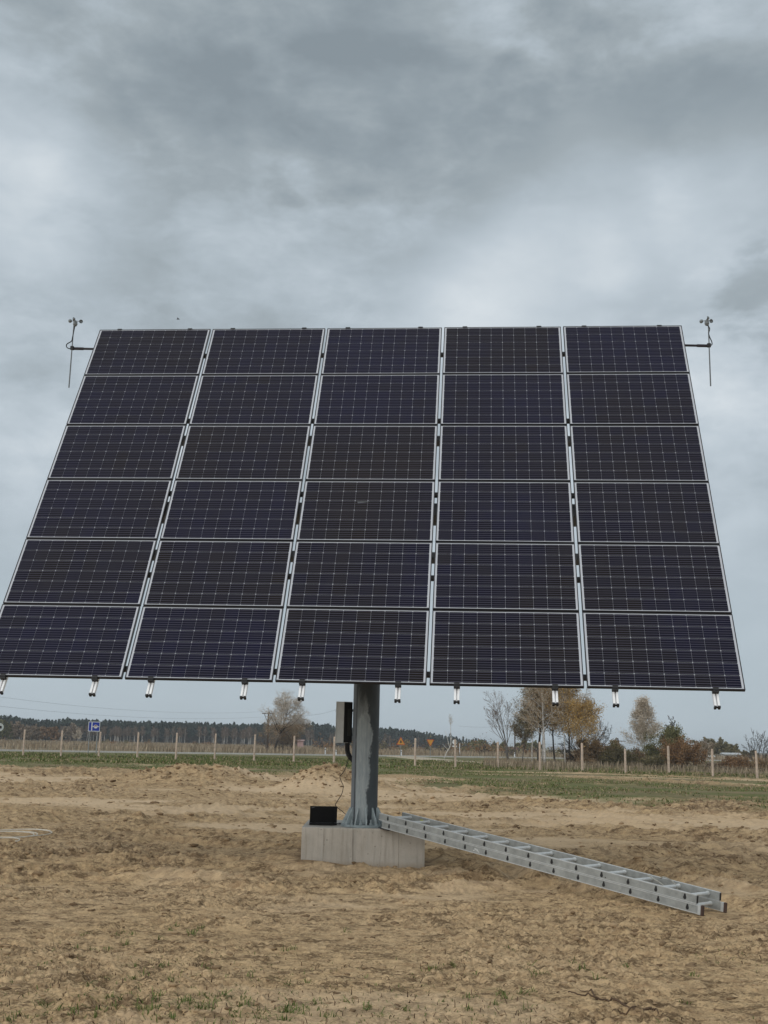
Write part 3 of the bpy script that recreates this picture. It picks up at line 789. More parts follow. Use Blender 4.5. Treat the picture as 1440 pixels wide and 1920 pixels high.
# sensor arms on the top corners and the two cup anemometers they carry
M_CUP = plain('grey_sensor_plastic', (0.20, 0.22, 0.23), 0.5, var=0.1)
M_ROD = plain('zinc_rod', (0.17, 0.18, 0.185), 0.5, metal=0.3, var=0.15)
M_ARM = plain('dark_painted_arm', (0.020, 0.015, 0.022), 0.5, var=0.2)
def sensor(side, x_in, y_in, x_tip, y_tip, rod_top, rod_bot, label, cups, cable):
    uu = 5 if side > 0 else 0
    Y0 = pp(uu, 0.35, -0.06)[1]
    tip = at(x_tip, y_tip, Y0); inn = pp(uu - side * 0.15, 0, -0.06); inn = np.array([inn[0], Y0, tip[2]])
    mb = MB()
    mb.tube([inn, tip - np.array([side * 0.13, 0, 0]), tip], [0.0165, 0.0165, 0.0165], 10)
    mb.tube([tip - np.array([side * 0.16, 0, 0]), tip - np.array([-side * 0.01, 0, 0])], 0.021, 10)
    part('sensor_arm', mb, [M_ARM], TR)
    zt, zb = at(x_tip, rod_top, Y0)[2], at(x_tip, rod_bot, Y0)[2]
    yr = Y0 - 0.028
    xr = tip[0]
    A = thing('anemometer', (xr, yr, zb), label, 'anemometer', None)
    mb = MB(); mb.tube([(xr, yr, zb), (xr, yr, zb + (zt - zb) * .3), (xr, yr, zt)], [0.0095, 0.0095, 0.0075], 8); part('rod', mb, [M_ROD], A)
    hz = zt + 0.035
    hxo = 0.02 if side < 0 else -0.02
    mb = MB(); mb.tube([(xr + hxo, yr, hz - 0.045), (xr + hxo, yr, hz - .02), (xr + hxo, yr, hz + 0.02)], [0.018, 0.033, 0.030], 12); part('sensor_body', mb, [M_CUP], A)
    mb = MB(); mb.tube([(xr + hxo, yr, hz + .02), (xr + hxo, yr, hz + 0.042)], 0.012, 8); part('rotor_hub', mb, [M_CUP], A)
    for a in cups:
        a = R_(a); d = np.array([math.cos(a), math.sin(a), 0]); tdir = np.array([-d[1], d[0], 0])
        c0 = np.array([xr + hxo, yr, hz + 0.034]); c1 = c0 + d * 0.078
        mb = MB(); mb.tube([c0, c1], 0.0045, 5)
        # hemispherical cup, open along the turning direction
        v = []; f = []; n = 10
        for ir, (rr_, dd) in enumerate(((0.029, 0), (0.026, 0.013), (0.016, 0.024), (0.003, 0.029))):
            for q in range(n):
                ph = q / n * 2 * math.pi
                v.append(c1 + d * rr_ * math.cos(ph) + np.array([0, 0, 1]) * rr_ * math.sin(ph) + tdir * dd)
        for ir in range(3):
            for q in range(n): f.append((ir * n + q, ir * n + (q + 1) % n, (ir + 1) * n + (q + 1) % n, (ir + 1) * n + q))
        mb.add(v, f); part('cup', mb, [M_CUP], A)
    mb = MB(); mb.tube(spline([(xr + hxo, yr - 0.01, hz - 0.04)] + [(xr + dx, yr - 0.016, zt + (tip[2] - zt) * fz) for dx, fz in cable] + [(xr - side * 0.02, yr + 0.005, tip[2] - 0.012)], 30), 0.0075, 6)
    part('sensor_cable', mb, [M_BLACK], A)
    mb = MB(); mb.box((xr, yr + 0.008, tip[2]), (0.05, 0.05, 0.05), bevel=.01); part('rod_clamp', mb, [M_BLACK], A)
sensor(-1, 172, 653, 136, 653.5, 611.5, 728, 'anemometer left of the panels with its cable hanging in a wide loop', (8, 178, 262), [(0.012, 0.25), (0.0, 0.55), (-0.012, 0.72), (-0.075, 0.86), (-0.07, 1.0), (-0.02, 1.06)])
sensor(1, 1288, 648, 1328.5, 648.5, 610.5, 725, 'anemometer right of the panels with its cable taped close along the rod', (20, 140, 260), [(0.012, 0.2), (-0.004, 0.45), (0.012, 0.66), (0.034, 0.85), (0.032, 1.0)])

# ------------------------------------------------------------------ foundation block
def concrete_material():
    m, t, b = material('cast_concrete')
    tc = t.new('ShaderNodeTexCoord'); O = tc.outputs['Object']
    geo = t.new('ShaderNodeNewGeometry'); sp = t.new('ShaderNodeSeparateXYZ'); t.link(geo.outputs['Normal'], sp.inputs[0])
    so = t.new('ShaderNodeSeparateXYZ'); t.link(O, so.inputs[0])
    streak = t.noise(t.mapping(O, (26, 26, 1.6)), 1.0, 5, 0.6); blot = t.noise(O, 3.0, 5, 0.6); grain = t.noise(O, 90, 3, 0.6)
    streak2 = t.noise(t.mapping(O, (9, 9, 0.6), (3, 1, 0)), 1.0, 4, 0.6)
    c = t.mix(t.rng(blot, 0.35, 0.65), (0.42, 0.38, 0.325, 1), (0.52, 0.475, 0.415, 1))
    c = t.mix(t.math('MULTIPLY', t.rng(streak, 0.50, 0.68), 0.36), c, (0.20, 0.175, 0.140, 1))
    c = t.mix(t.math('MULTIPLY', t.rng(streak2, 0.55, 0.72), 0.40), c, (0.215, 0.205, 0.185, 1))
    c = t.mix(t.math('MULTIPLY', t.rng(streak, 0.42, 0.30), 0.35), c, (0.46, 0.45, 0.42, 1))
    c = t.mix(t.math('MULTIPLY', t.rng(grain, 0.55, 0.75), 0.35), c, (0.17, 0.155, 0.13, 1))
    v = t.new('ShaderNodeTexVoronoi'); t.link(O, v.inputs['Vector']); v.inputs['Scale'].default_value = 17
    pit = t.math('MULTIPLY', t.rng(v.outputs['Distance'], 0.17, 0.09), t.rng(blot, 0.48, 0.56))
    c = t.mix(t.math('MULTIPLY', pit, 0.6), c, (0.10, 0.09, 0.075, 1))
    topc = t.mix(t.rng(blot, 0.3, 0.7), (0.40, 0.375, 0.335, 1), (0.50, 0.475, 0.43, 1))
    c = t.mix(t.rng(sp.outputs[2], 0.5, 0.8), c, topc)
    low = t.rng(t.math('ADD', so.outputs[2], t.math('MULTIPLY', t.math('SUBTRACT', streak, .5), .10)), 0.10, 0.0)
    c = t.mix(t.math('MULTIPLY', low, 0.7), c, (0.30, 0.225, 0.145, 1))
    t.link(c, b.inputs['Base Color']); setb(b, rough=0.9, spec=0.2)
    bp = t.new('ShaderNodeBump'); bp.inputs['Strength'].default_value = 0.6; bp.inputs['Distance'].default_value = 0.006
    hh = t.math('SUBTRACT', t.math('MULTIPLY', streak, 0.8), t.math('MULTIPLY', pit, 0.8)); hh = t.math('ADD', hh, t.math('MULTIPLY', grain, 0.2))
    t.link(hh, bp.inputs['Height']); t.link(bp.outputs[0], b.inputs['Normal'])
    return m
M_CONC = concrete_material()
bx0, bx1, by0, by1 = BLK['x0'], BLK['x1'], BLK['y0'], BLK['y1']
FB = thing('concrete_foundation', ((bx0 + bx1) / 2, (by0 + by1) / 2, 0.0), 'grey cast concrete block carrying the steel post, half sunk in sand', 'foundation')
# body with slightly uneven faces, a chipped arris and recessed formwork joints in the near face
mb = MB()
joints = [(-0.278, 0.006, 0.9), (0.255, 0.003, 0.5), (-0.62, 0.0025, 0.4)]
xs = [bx0]
for jx, jw, _ in joints: xs += [jx - jw - 0.003, jx - jw, jx + jw, jx + jw + 0.003]
xs += list(np.linspace(bx0, bx1, 40)) + [bx1]
xs = np.unique(np.round(np.array(xs), 5)); zs = np.concatenate([np.linspace(-0.2, BT - 0.016, 16), [BT - 0.010, BT - 0.003, BT]])
wob = lambda x, z: 0.010 * (fbm(x * 3 + 9, z * 3 + 4, 8, 3) - .5)
Vg = []
for zz in zs:
    for x in xs:
        dy = wob(np.array([x]), np.array([zz]))[0]
        for jx, jw, dp in joints:
            if abs(x - jx) <= jw + 1e-4: dy += 0.012 * dp
        ch = float(fbm(np.array([x * 14]), np.array([3.3]), 21, 2)[0])
        e_ = max(0.0, zz - (BT - 0.016)) / 0.016
        dy += e_ ** 2 * (0.006 + 0.014 * max(0, ch - 0.5))
        Vg.append((x, by0 + dy, zz - e_ * 0.004 * ch))
nx, nz = len(xs), len(zs)
F_ = [(i * nx + j, i * nx + j + 1, (i + 1) * nx + j + 1, (i + 1) * nx + j) for i in range(nz - 1) for j in range(nx - 1)]
mb.add(Vg, F_)
topv = [Vg[(nz - 1) * nx + j] for j in range(nx)]; back = [(x, by1, BT) for x in xs]
mb.add(topv + back, [(j, j + 1, nx + j + 1, nx + j) for j in range(nx - 1)])
for side, sgn in ((0, -1), (nx - 1, 1)):
    col = [Vg[i * nx + side] for i in range(nz)]; bk = [(xs[side], by1, c[2]) for c in col]
    f = [(i, i + 1, nz + i + 1, nz + i) for i in range(nz - 1)]
    mb.add(col + bk, f if sgn < 0 else [q[::-1] for q in f])
mb.add([(bx0, by1, -0.2), (bx1, by1, -0.2), (bx1, by1, BT), (bx0, by1, BT)], [(1, 0, 3, 2)])
part('concrete_body', mb, [M_CONC], FB)

# ------------------------------------------------------------------ laptop on the block
def laptop():
    hinge = gp(606, 1544.0, BT + 0.02)
    yaw = R_(4)
    ax = np.array([math.cos(yaw), math.sin(yaw), 0]); ay = np.array([-math.sin(yaw), math.cos(yaw), 0]); az = np.array([0, 0, 1.])
    L = thing('laptop', (hinge[0], hinge[1], BT), 'open black laptop on the concrete block, back of its lid towards the viewer', 'laptop')
    M_L = plain('black_laptop_lid', (0.0045, 0.0045, 0.005), 0.62, var=0.2, spec=0.2)
    M_K = plain('laptop_mark', (0.16, 0.16, 0.18), 0.4)
    h0 = np.array([hinge[0], hinge[1], BT])
    mb = MB(); mb.box(h0 + ay * 0.115 + az * 0.014, (0.33, 0.225, 0.024), np.stack([ax, ay, az])); part('base', mb, [M_L], L)
    mb = MB(); mb.box(h0 - ay * 0.010 + az * 0.016, (0.23, 0.034, 0.026), np.stack([ax, ay, az]), bevel=.006); part('battery', mb, [M_L], L)
    tilt = R_(12)
    lv = az * math.cos(tilt) - ay * math.sin(tilt); ln = np.cross(ax, lv)
    mb = MB(); mb.box(h0 + az * 0.026 + lv * 0.103, (0.325, 0.195, 0.010), np.stack([ax, lv, ln]), bevel=0.0)
    lid = part('lid', mb, [M_L], L)
    mb = MB(); c = h0 + az * 0.026 + lv * 0.186 - ax * 0.127 + ln * 0.0056
    d1 = ax * .94 + lv * .33; d2 = np.cross(ln, d1)
    mb.box(c, (0.040, 0.006, 0.0008), np.stack([d1, d2, ln])); obj('lid_mark', mb.mesh('lid_mark', [M_K], tuple(L.location)), lid)
    for sx in (-0.11, 0.11):
        mb = MB(); mb.tube([h0 + az * 0.026 + ax * (sx - .02), h0 + az * .026 + ax * (sx + .02)], 0.009, 8); part('hinge', mb, [M_L], L)
    return h0, ax
LH, LAX = laptop()

# thin cable from the cabinet, looping down to the laptop
M_CABLE = plain('black_cable', (0.022, 0.016, 0.014), 0.6)
pts = [at(x, y, Y) for x, y, Y in ((653.5, 1414, 14.08), (652, 1428, 14.1), (645, 1446, 14.1), (637.5, 1456, 14.12), (640.5, 1466, 14.12), (643.5, 1474, 14.12), (641, 1488, 14.12), (632, 1503, 14.14), (629, 1510, 14.14), (635, 1516, 14.15), (645, 1524, 14.16), (650, 1530, 14.2))]
pts += [np.array([pts[-1][0] - 0.01, 14.42, BT + 0.012]), np.array([pts[-1][0] - 0.10, 14.50, BT + 0.008]), LH + LAX * 0.20 + np.array([0, 0.16, 0.008]), LH + LAX * 0.163 + np.array([0, 0.13, 0.014])]
mb = MB(); mb.tube(spline(pts, 90), 0.0046, 6)
cb_ = thing('data_cable', (LH[0], LH[1], BT), 'thin dark cable dangling from the control cabinet down to the laptop', 'cable')
part('cable_run', mb, [M_CABLE], cb_)
mb = MB(); e_ = LH + LAX * 0.163 + np.array([0, 0.13, 0.014]); mb.box(e_ + LAX * .012, (0.03, 0.012, 0.008), np.stack([LAX, np.cross([0, 0, 1.], LAX), [0, 0, 1.]])); part('plug', mb, [M_BLACK], cb_)

# ------------------------------------------------------------------ ladder
def ladder():
    A = np.array([0.035, 13.80, BT + 0.012]); Bp = gp(1316, 1716.5, 0.006)
    Ld = Bp - A; Ln = np.linalg.norm(Ld); Ld = Ld / Ln
    Wd = np.array([-Ld[1], Ld[0], 0]) ; Wd /= np.linalg.norm(Wd)
    if Wd[1] < 0: Wd = -Wd
    Hd = np.cross(Ld, Wd); 
    if Hd[2] < 0: Hd = -Hd
    width = 0.385; sh = 0.078; sw = 0.024
    M_LAD = plain('ladder_aluminium', (0.31, 0.322, 0.312), 0.5, metal=0.15, var=0.24, scale=11)
    M_LADE = plain('pale_lit_edge', (0.52, 0.535, 0.53), 0.45, metal=0.15, var=0.12, scale=16)  # paler metal: caught light put into flange edge colour; also the foot caps
    M_RUNG = plain('rung_aluminium', (0.60, 0.615, 0.61), 0.42, metal=0.2, var=0.1, scale=16)
    M_FOOT = plain('worn_red_rubber', (0.075, 0.046, 0.036), 0.8, var=0.3)
    root = thing('extension_ladder', Bp, 'aluminium extension ladder, two nested sections sloping from the block down to the sand', 'ladder')
    axes = np.stack([Ld, Wd, Hd])
    tear = [(0.011 * math.sin(a), -0.006 - 0.011 * math.cos(a)) for a in np.linspace(-1.9, 1.9, 9)] + [(0.004, 0.017), (-0.004, 0.017)]
    tear = [(x, y) for x, y in tear]
    for sec in (0, 1):
        z0 = sec * (sh + 0.004)
        a0 = 0.02 if sec == 0 else -0.04; a1 = Ln - 0.02 if sec == 0 else Ln - 0.065
        for sd_ in (0, 1):
            wc = sw / 2 + sd_ * (width - sw)
            c = A + Ld * (a0 + a1) / 2 + Wd * wc + Hd * (z0 + sh / 2)
            out = -1 if sd_ == 0 else 1
            mb = MB()
            Lx = a1 - a0
            mb.box(c, (Lx, sw - 0.003, sh - 0.008), axes)                          # web
            for hz in (-1, 1):                                                     # flanges and raised beads
                mb.box(c + Hd * hz * (sh / 2 - 0.002), (Lx, sw, 0.004), axes, mat=1)
                mb.box(c + Hd * hz * (sh / 2 - 0.0055) + Wd * out * (sw / 2 - 0.0012), (Lx - .002, 0.003, 0.005), axes, mat=1)
            st = part('stile', mb, [M_LAD, M_LADE], root)
            for en, aa in ((-1, a0), (1, a1)):
                mb = MB()
                if sec == 0 and en == 1:
                    mb.box(A + Ld * (aa + 0.014) + Wd * wc + Hd * (z0 + sh / 2), (0.022, sw + 0.010, sh + 0.006), axes, bevel=0.004)
                    mb.box(A + Ld * (aa - 0.010) + Wd * wc + Hd * (z0 + sh / 2), (0.030, sw + 0.006, sh + 0.002), axes, mat=1)
                    part('rubber_foot', mb, [M_FOOT, M_LADE], root)
                else:
                    mb.box(A + Ld * (aa + en * 0.003) + Wd * wc + Hd * (z0 + sh / 2), (0.010, sw - 0.009, sh - 0.014), axes)
                    obj('end_plug', mb.mesh('end_plug', [M_BLACK], tuple(root.location)), st)
        for k in range(14):
            s_ = 0.135 + k * (Ln - 0.30) / 13 + (0.012 if sec == 0 else -0.02)
            c = A + Ld * s_ + Hd * (z0 + sh / 2 + 0.006)
            mb = MB()
            th_ = [(0.0165 * math.cos(q), 0.0165 * math.sin(q)) for q in np.linspace(0, 2 * math.pi, 11)[:-1]]
            mb.prism(th_, c, Ld, Hd, Wd, sw - 0.0035, width - sw + 0.0035)
            # swaged sockets at each stile and black teardrops for the shade inside open ends
            for w0, w1 in ((sw - 0.0035, sw + 0.014), (width - sw - 0.014, width - sw + 0.0035)):
                mb.prism([(x * 1.28, y * 1.28) for x, y in th_], c, Ld, Hd, Wd, w0, w1)
            for w0, w1 in ((-0.0006, 0.0018), (width - 0.0018, width + 0.0006)):
                mb.prism([(x * 1.45, y * 1.45) for x, y in tear], c - Hd * 0.004, Ld, Hd, Wd, w0, w1, mat=1)
            part('rung', mb, [M_RUNG, M_BLACK], root)
    # guide hook and bracket under the upper end, rope loop near the lower end
    mb = MB(); mb.box(A + Ld * 0.055 + Wd * 0.03 - Hd * 0.006, (0.17, 0.07, 0.010), axes); part('guide_bracket', mb, [M_BLACK], root)
    rp = [A + Ld * (Ln - 0.66) + Wd * 0.30 + Hd * 0.165, A + Ld * (Ln - 0.60) + Wd * 0.27 + Hd * 0.19, A + Ld * (Ln - 0.52) + Wd * 0.29 + Hd * 0.165, A + Ld * (Ln - 0.47) + Wd * 0.30 + Hd * 0.10,
          A + Ld * (Ln - 0.53) + Wd * 0.26 + Hd * 0.09, A + Ld * (Ln - 0.62) + Wd * 0.25 + Hd * 0.13, A + Ld * (Ln - 0.78) + Wd * 0.27 + Hd * 0.168]
    mb = MB(); mb.tube(spline(rp, 40), 0.006, 6); part('rope', mb, [plain('pale_rope', (0.34, 0.33, 0.29), 0.9)], root)
    mb = MB(); mb.box(A + Ld * 0.31 + Wd * (width - sw - 0.002) + Hd * (sh + 0.045), (0.05, 0.003, 0.022), axes); part('yellow_sticker', mb, [plain('yellow_label', (0.40, 0.40, 0.03), 0.6)], root)
    mb = MB(); c = A + Ld * 1.56 - Wd * 0.0008 + Hd * 0.036
    for dx, dz, an in ((-0.02, 0, .5), (0.02, -0.004, -.4), (0.0, 0.01, -.2)):
        d1 = Ld * math.cos(an) + Hd * math.sin(an); mb.box(c + Ld * dx + Hd * dz, (0.055, 0.0016, 0.009), np.stack([d1, Wd, np.cross(d1, Wd)]))
    part('scuff', mb, [plain('pale_scuff', (0.62, 0.63, 0.62), 0.6)], root)
    # flattened washer holes on the upper section
    for ds, dh in ((-1.12, 0.126), (-1.07, 0.105)):
        mb = MB(); mb.prism([(0.006 * math.cos(q), 0.006 * math.sin(q)) for q in np.linspace(0, 2 * math.pi, 9)[:-1]], A + Ld * (Ln + ds) + Hd * dh, Ld, Hd, Wd, 0.0005, 0.004); part('rivet', mb, [M_BLACK], root)
ladder()

# ------------------------------------------------------------------ coil of pale cable at the left
def coil():
    c = gp(14, 1568.5); z = ground_z(c[0], c[1]) + 0.012
    pts = []
    for i in range(170):
        t = i / 169; a = t * 2 * math.pi * 3.4 + 0.3
        lp = a / 6.283; r = 0.50 + 0.05 * math.sin(lp * 2.1) - 0.03 * t
        cx, cy = c[0] + 0.07 * math.sin(lp * 1.7 + .6), c[1] + 0.16 * math.sin(lp * 1.3 + 1)
        pts.append((cx + r * math.cos(a), cy + r * math.sin(a) * 1.25, 0.0))
    e = np.array(pts[-1])
    tail = [gp(-20, 1575), gp(8, 1577), gp(26, 1578.5), gp(36, 1581), gp(33, 1584.5), gp(28, 1584)]
    P = np.vstack([np.array(pts), spline([e] + [np.array([q[0], q[1], 0]) for q in tail], 40)])
    h, _, _ = ground_zs(P[:, 0], P[:, 1])
    h = np.convolve(np.pad(h, 15, mode='edge'), np.ones(31) / 31, 'valid')
    hm, _, _ = ground_zs(P[:, 0], P[:, 1])
    hw = np.array([hm[max(0, i_ - 9):i_ + 10].max() for i_ in range(len(hm))]); hw = np.convolve(np.pad(hw, 8, mode='edge'), np.ones(17) / 17, 'valid')
    P[:, 2] = np.maximum(hw, hm) + 0.008 + 0.01 * np.linspace(0, 1, len(P))
    mb = MB(); mb.tube(P, 0.0065, 6)
    root = thing('cable_coil', (c[0], c[1], z), 'loose coil of white cable lying on the sand at the left edge', 'cable')
    part('cable_loops', mb, [plain('white_cable', (0.62, 0.58, 0.50), 0.6)], root)
coil()

# ------------------------------------------------------------------ fence
M_POST = plain('raw_wooden_post', (0.55, 0.43, 0.34), 0.85, var=0.18, scale=5, bump=0.3)
M_WIRE = plain('fence_wire', (0.10, 0.105, 0.11), 0.5, metal=0.5)
POSTS = [(-28, 1415.5, 1366), (43, 1417.5, 1368), (114, 1419, 1369.5), (184.5, 1420, 1372), (257, 1422, 1373), (329.5, 1424.5, 1374), (402, 1426, 1375.5), (476, 1428, 1377), (550.5, 1430.8, 1379.5), (626, 1433, 1381), (702, 1436, 1383),
         (778, 1439, 1384), (854, 1441, 1386), (934, 1441.5, 1391), (1012.5, 1444, 1391), (1092, 1447, 1393), (1173, 1449.8, 1404.5), (1254.5, 1451, 1398.8), (1337, 1455.5, 1404), (1420.5, 1459, 1408), (1505, 1463, 1411)]
pb = [up_at(*q) for q in POSTS]
FN = thing('post_fence', (pb[10][0][0], pb[10][0][1], 0), 'long wire fence on pale wooden posts across the grass behind the sand', 'fence')
rngf = np.random.default_rng(3)
for (b, zt) in pb:
    lean = rngf.normal(0, 0.012, 2)
    d = rngf.uniform(0.066, 0.080)
    z0 = ground_z(b[0], b[1])
    mb = MB()
    mb.tube([(b[0], b[1], z0 - 0.2), (b[0] + lean[0] * .5, b[1] + lean[1] * .5, zt * .5), (b[0] + lean[0], b[1] + lean[1], zt - 0.05), (b[0] + lean[0], b[1] + lean[1], zt)], [d * 1.05, d, d * 0.97, d * 0.75], 9)
    part('fence_post', mb, [M_POST], FN, smooth=False)
mb = MB()
for (b0, z0), (b1, z1) in zip(pb[:-1], pb[1:]):
    t0, t1 = z0 * 0.93, z1 * 0.93
    for k in range(7):
        f = k / 6
        p0 = np.array([b0[0], b0[1] - .07, 0.08 + (t0 - .08) * f]); p1 = np.array([b1[0], b1[1] - .07, 0.08 + (t1 - .08) * f])
        pm = (p0 + p1) / 2 - np.array([0, 0, 0.01])
        mb.tube([p0, pm, p1], 0.004, 3, caps=False)
    for k in range(1, 14):
        f = k / 14; p = b0 + (b1 - b0) * f; h = t0 + (t1 - t0) * f
        mb.tube([(p[0], p[1] - .07, 0.07), (p[0], p[1] - .07, h)], 0.003, 3, caps=False)
part('wire_netting', mb, [M_WIRE], FN, kind='stuff')

# ------------------------------------------------------------------ road signs and marker posts
M_SPOST = plain('sign_post_steel', (0.30, 0.31, 0.31), 0.5, metal=0.4)
M_BLUE = plain('sign_blue', (0.006, 0.030, 0.36), 0.45, var=0.05)
M_WHITE = plain('sign_white', (0.74, 0.75, 0.76), 0.5, var=0.05)
M_RED = plain('sign_red', (0.42, 0.05, 0.02), 0.5, var=0.08)
M_YEL = plain('sign_yellow', (0.55, 0.255, 0.03), 0.5, var=0.06)
M_SBLK = plain('sign_black', (0.012, 0.012, 0.012), 0.5)
M_SBACK = plain('sign_back_grey', (0.33, 0.34, 0.34), 0.5)
EX, EY, EZ = np.eye(3)
def circ(r, n=20): return [(r * math.cos(a), r * math.sin(a)) for a in np.linspace(0, 2 * math.pi, n + 1)[:-1]]
def facing(x, y):
    d = np.array([x, y, 0.0]); d /= np.linalg.norm(d); return np.array([d[1], -d[0], 0]), d     # right, away

def blue_sign():
    Y = 112.0
    c = at(176.5, 1362.3, Y); ax, aw = facing(c[0], c[1]); w, h = 21.0 * Y / FPX, 17.6 * Y / FPX
    ax = ax * math.cos(.15) + aw * math.sin(.15); aw = np.cross(EZ, ax); aw = aw if aw[1] > 0 else -aw
    root = thing('road_sign', (c[0], c[1], 0), 'blue and white junction sign on two thin legs above the fence', 'road sign')
    mb = MB(); mb.box(c, (w, 0.03, h), np.stack([ax, aw, EZ])); part('sign_back', mb, [M_SBACK], root)
    mb = MB(); mb.box(c - aw * 0.0205, (w, 0.005, h), np.stack([ax, aw, EZ])); part('white_border', mb, [M_WHITE], root)
    mb = MB(); mb.box(c - aw * 0.027, (w * .90, 0.005, h * .88), np.stack([ax, aw, EZ])); pl = part('blue_plate', mb, [M_BLUE], root)
    f = c - aw * 0.033
    mb = MB(); mb.box(f - ax * w * .20, (w * .085, 0.005, h * .84), np.stack([ax, aw, EZ])); part('main_road_bar', mb, [M_WHITE], root)
    mb = MB(); mb.box(f + ax * w * .135, (w * .56, 0.005, h * .085), np.stack([ax, aw, EZ])); part('side_road_bar', mb, [M_WHITE], root)
    e = f + ax * w * .13
    mb = MB(); mb.prism(circ(h * .20), e, ax, EZ, -aw, 0.003, 0.008); part('roundel', mb, [M_WHITE], root)
    mb = MB(); mb.prism(circ(h * .155), e, ax, EZ, -aw, 0.009, 0.012); part('roundel_red', mb, [plain('roundel_orange', (0.50, 0.16, 0.07), .5)], root)
    mb = MB(); mb.prism(circ(h * .125), e - EZ * h * .035, ax, EZ, -aw, 0.013, 0.016); part('roundel_white', mb, [M_WHITE], root)
    mb = MB(); mb.prism([(-h * .13, 0.0), (h * .06, -h * .01), (h * .10, h * .05), (h * .03, h * .085), (-h * .03, h * .05)], e + EZ * h * .035, ax, EZ, -aw, 0.017, 0.020); part('vehicle_symbol', mb, [M_SBLK], root)
    for k, o_ in ((-.36, 0), (.33, 0)):
        mb = MB(); b = c + ax * w * k + aw * 0.055; mb.tube([(b[0], b[1], -.2), (b[0], b[1], c[2] + h * .45)], 0.05, 8); part('leg', mb, [M_SPOST], root)
blue_sign()
def round_sign():
    Y = 112.0; c = at(-1.0, 1363.5, Y); ax, aw = facing(c[0], c[1]); r = 7.6 * Y / FPX
    root = thing('road_sign', (c[0], c[1], 0), 'round pale sign with dark symbol at the left edge before the forest', 'road sign')
    mb = MB(); mb.prism(circ(r, 24), c, ax, EZ, -aw, -0.015, 0.0); part('sign_disc', mb, [plain('disc_grey', (0.50, 0.54, 0.53), .5)], root)
    mb = MB(); mb.prism([(-r * .2, -r * .35), (r * .42, -r * .3), (r * .46, r * .2), (r * .1, r * .38), (-r * .25, r * .15)], c + ax * r * .1, ax, EZ, -aw, 0.002, 0.006); part('sign_symbol', mb, [M_SBLK], root)
    mb = MB(); b = c + aw * 0.05; mb.tube([(b[0], b[1], -.2), (b[0], b[1], c[2] + r * .5)], 0.04, 8); part('sign_post', mb, [M_SPOST], root)
round_sign()
def tri_sign(px, py, w_px, Y, inverted, label):
    c = at(px, py, Y); ax, aw = facing(c[0], c[1]); a = w_px * Y / FPX
    H = a * 0.90; s_ = -1 if inverted else 1
    def tri(k):
        pts = [(-a / 2 * k, -H / 3 * k * s_), (a / 2 * k, -H / 3 * k * s_), (0, H * 2 / 3 * k * s_)]
        q = []                                   # rounded corners
        for i in range(3):
            p0, p1, p2 = np.array(pts[i - 1]), np.array(pts[i]), np.array(pts[(i + 1) % 3])
            q += [tuple(p1 + (p0 - p1) * .10), tuple(p1 * .965), tuple(p1 + (p2 - p1) * .10)]
        return q
    root = thing('road_sign', (c[0], c[1], 0), label, 'road sign')
    mb = MB(); mb.prism(tri(1), c, ax, EZ, -aw, -0.02, 0.0); part('sign_rim', mb, [M_RED], root)
    mb = MB(); mb.prism(tri(.80), c, ax, EZ, -aw, 0.001, 0.006); part('sign_face', mb, [M_YEL], root)
    if not inverted:
        mb = MB(); mb.prism([(-a * .05, -H * .12), (a * .05, -H * .12), (a * .05, H * .05), (a * .13, H * .05), (0, H * .26), (-a * .13, H * .05), (-a * .05, H * .05)], c, ax, EZ, -aw, 0.007, 0.011); part('sign_symbol', mb, [M_SBLK], root)
        mb = MB(); mb.box(c - EZ * H * .06 - aw * .009, (a * .30, .004, a * .05), np.stack([ax, aw, EZ])); part('sign_symbol', mb, [M_SBLK], root)
    mb = MB(); b = c + aw * 0.06; mb.tube([(b[0], b[1], -.2), (b[0], b[1], c[2] + H * .3)], 0.035, 8); part('sign_post', mb, [M_SPOST], root)
tri_sign(751.5, 1391.6, 16.5, 138.0, False, 'orange triangular warning sign pointing up, beside the steel post')
tri_sign(807, 1391.0, 14.5, 139.0, True, 'orange and red give-way triangle pointing down between two fence posts')
def white_sign():
    Y = 126.0; c = at(852.5, 1391.3, Y); ax, aw = facing(c[0], c[1]); r = 4.4 * Y / FPX
    root = thing('road_sign', (c[0], c[1], 0), 'white sign with black symbol and small plate below, half behind a fence post', 'road sign')
    mb = MB(); mb.prism(circ(r), c, ax, EZ, -aw, -.02, 0); part('sign_disc', mb, [M_WHITE], root)
    mb = MB(); mb.prism([(-r * .3, -r * .35), (r * .85, -r * .4), (r * .8, r * .4), (r * .1, r * .35)], c, ax, EZ, -aw, 0.001, 0.005); part('sign_symbol', mb, [M_SBLK], root)
    p = at(852.5, 1399.2, Y); mb = MB(); mb.box(p, (r * 1.9, .02, r * .62), np.stack([ax, aw, EZ])); part('lower_plate', mb, [M_WHITE], root)
    mb = MB(); b = c + aw * 0.05; mb.tube([(b[0], b[1], -.2), (b[0], b[1], c[2] + r * .5)], 0.04, 8); part('sign_post', mb, [plain('dark_post', (0.03, 0.03, 0.033), .6)], root)
white_sign()
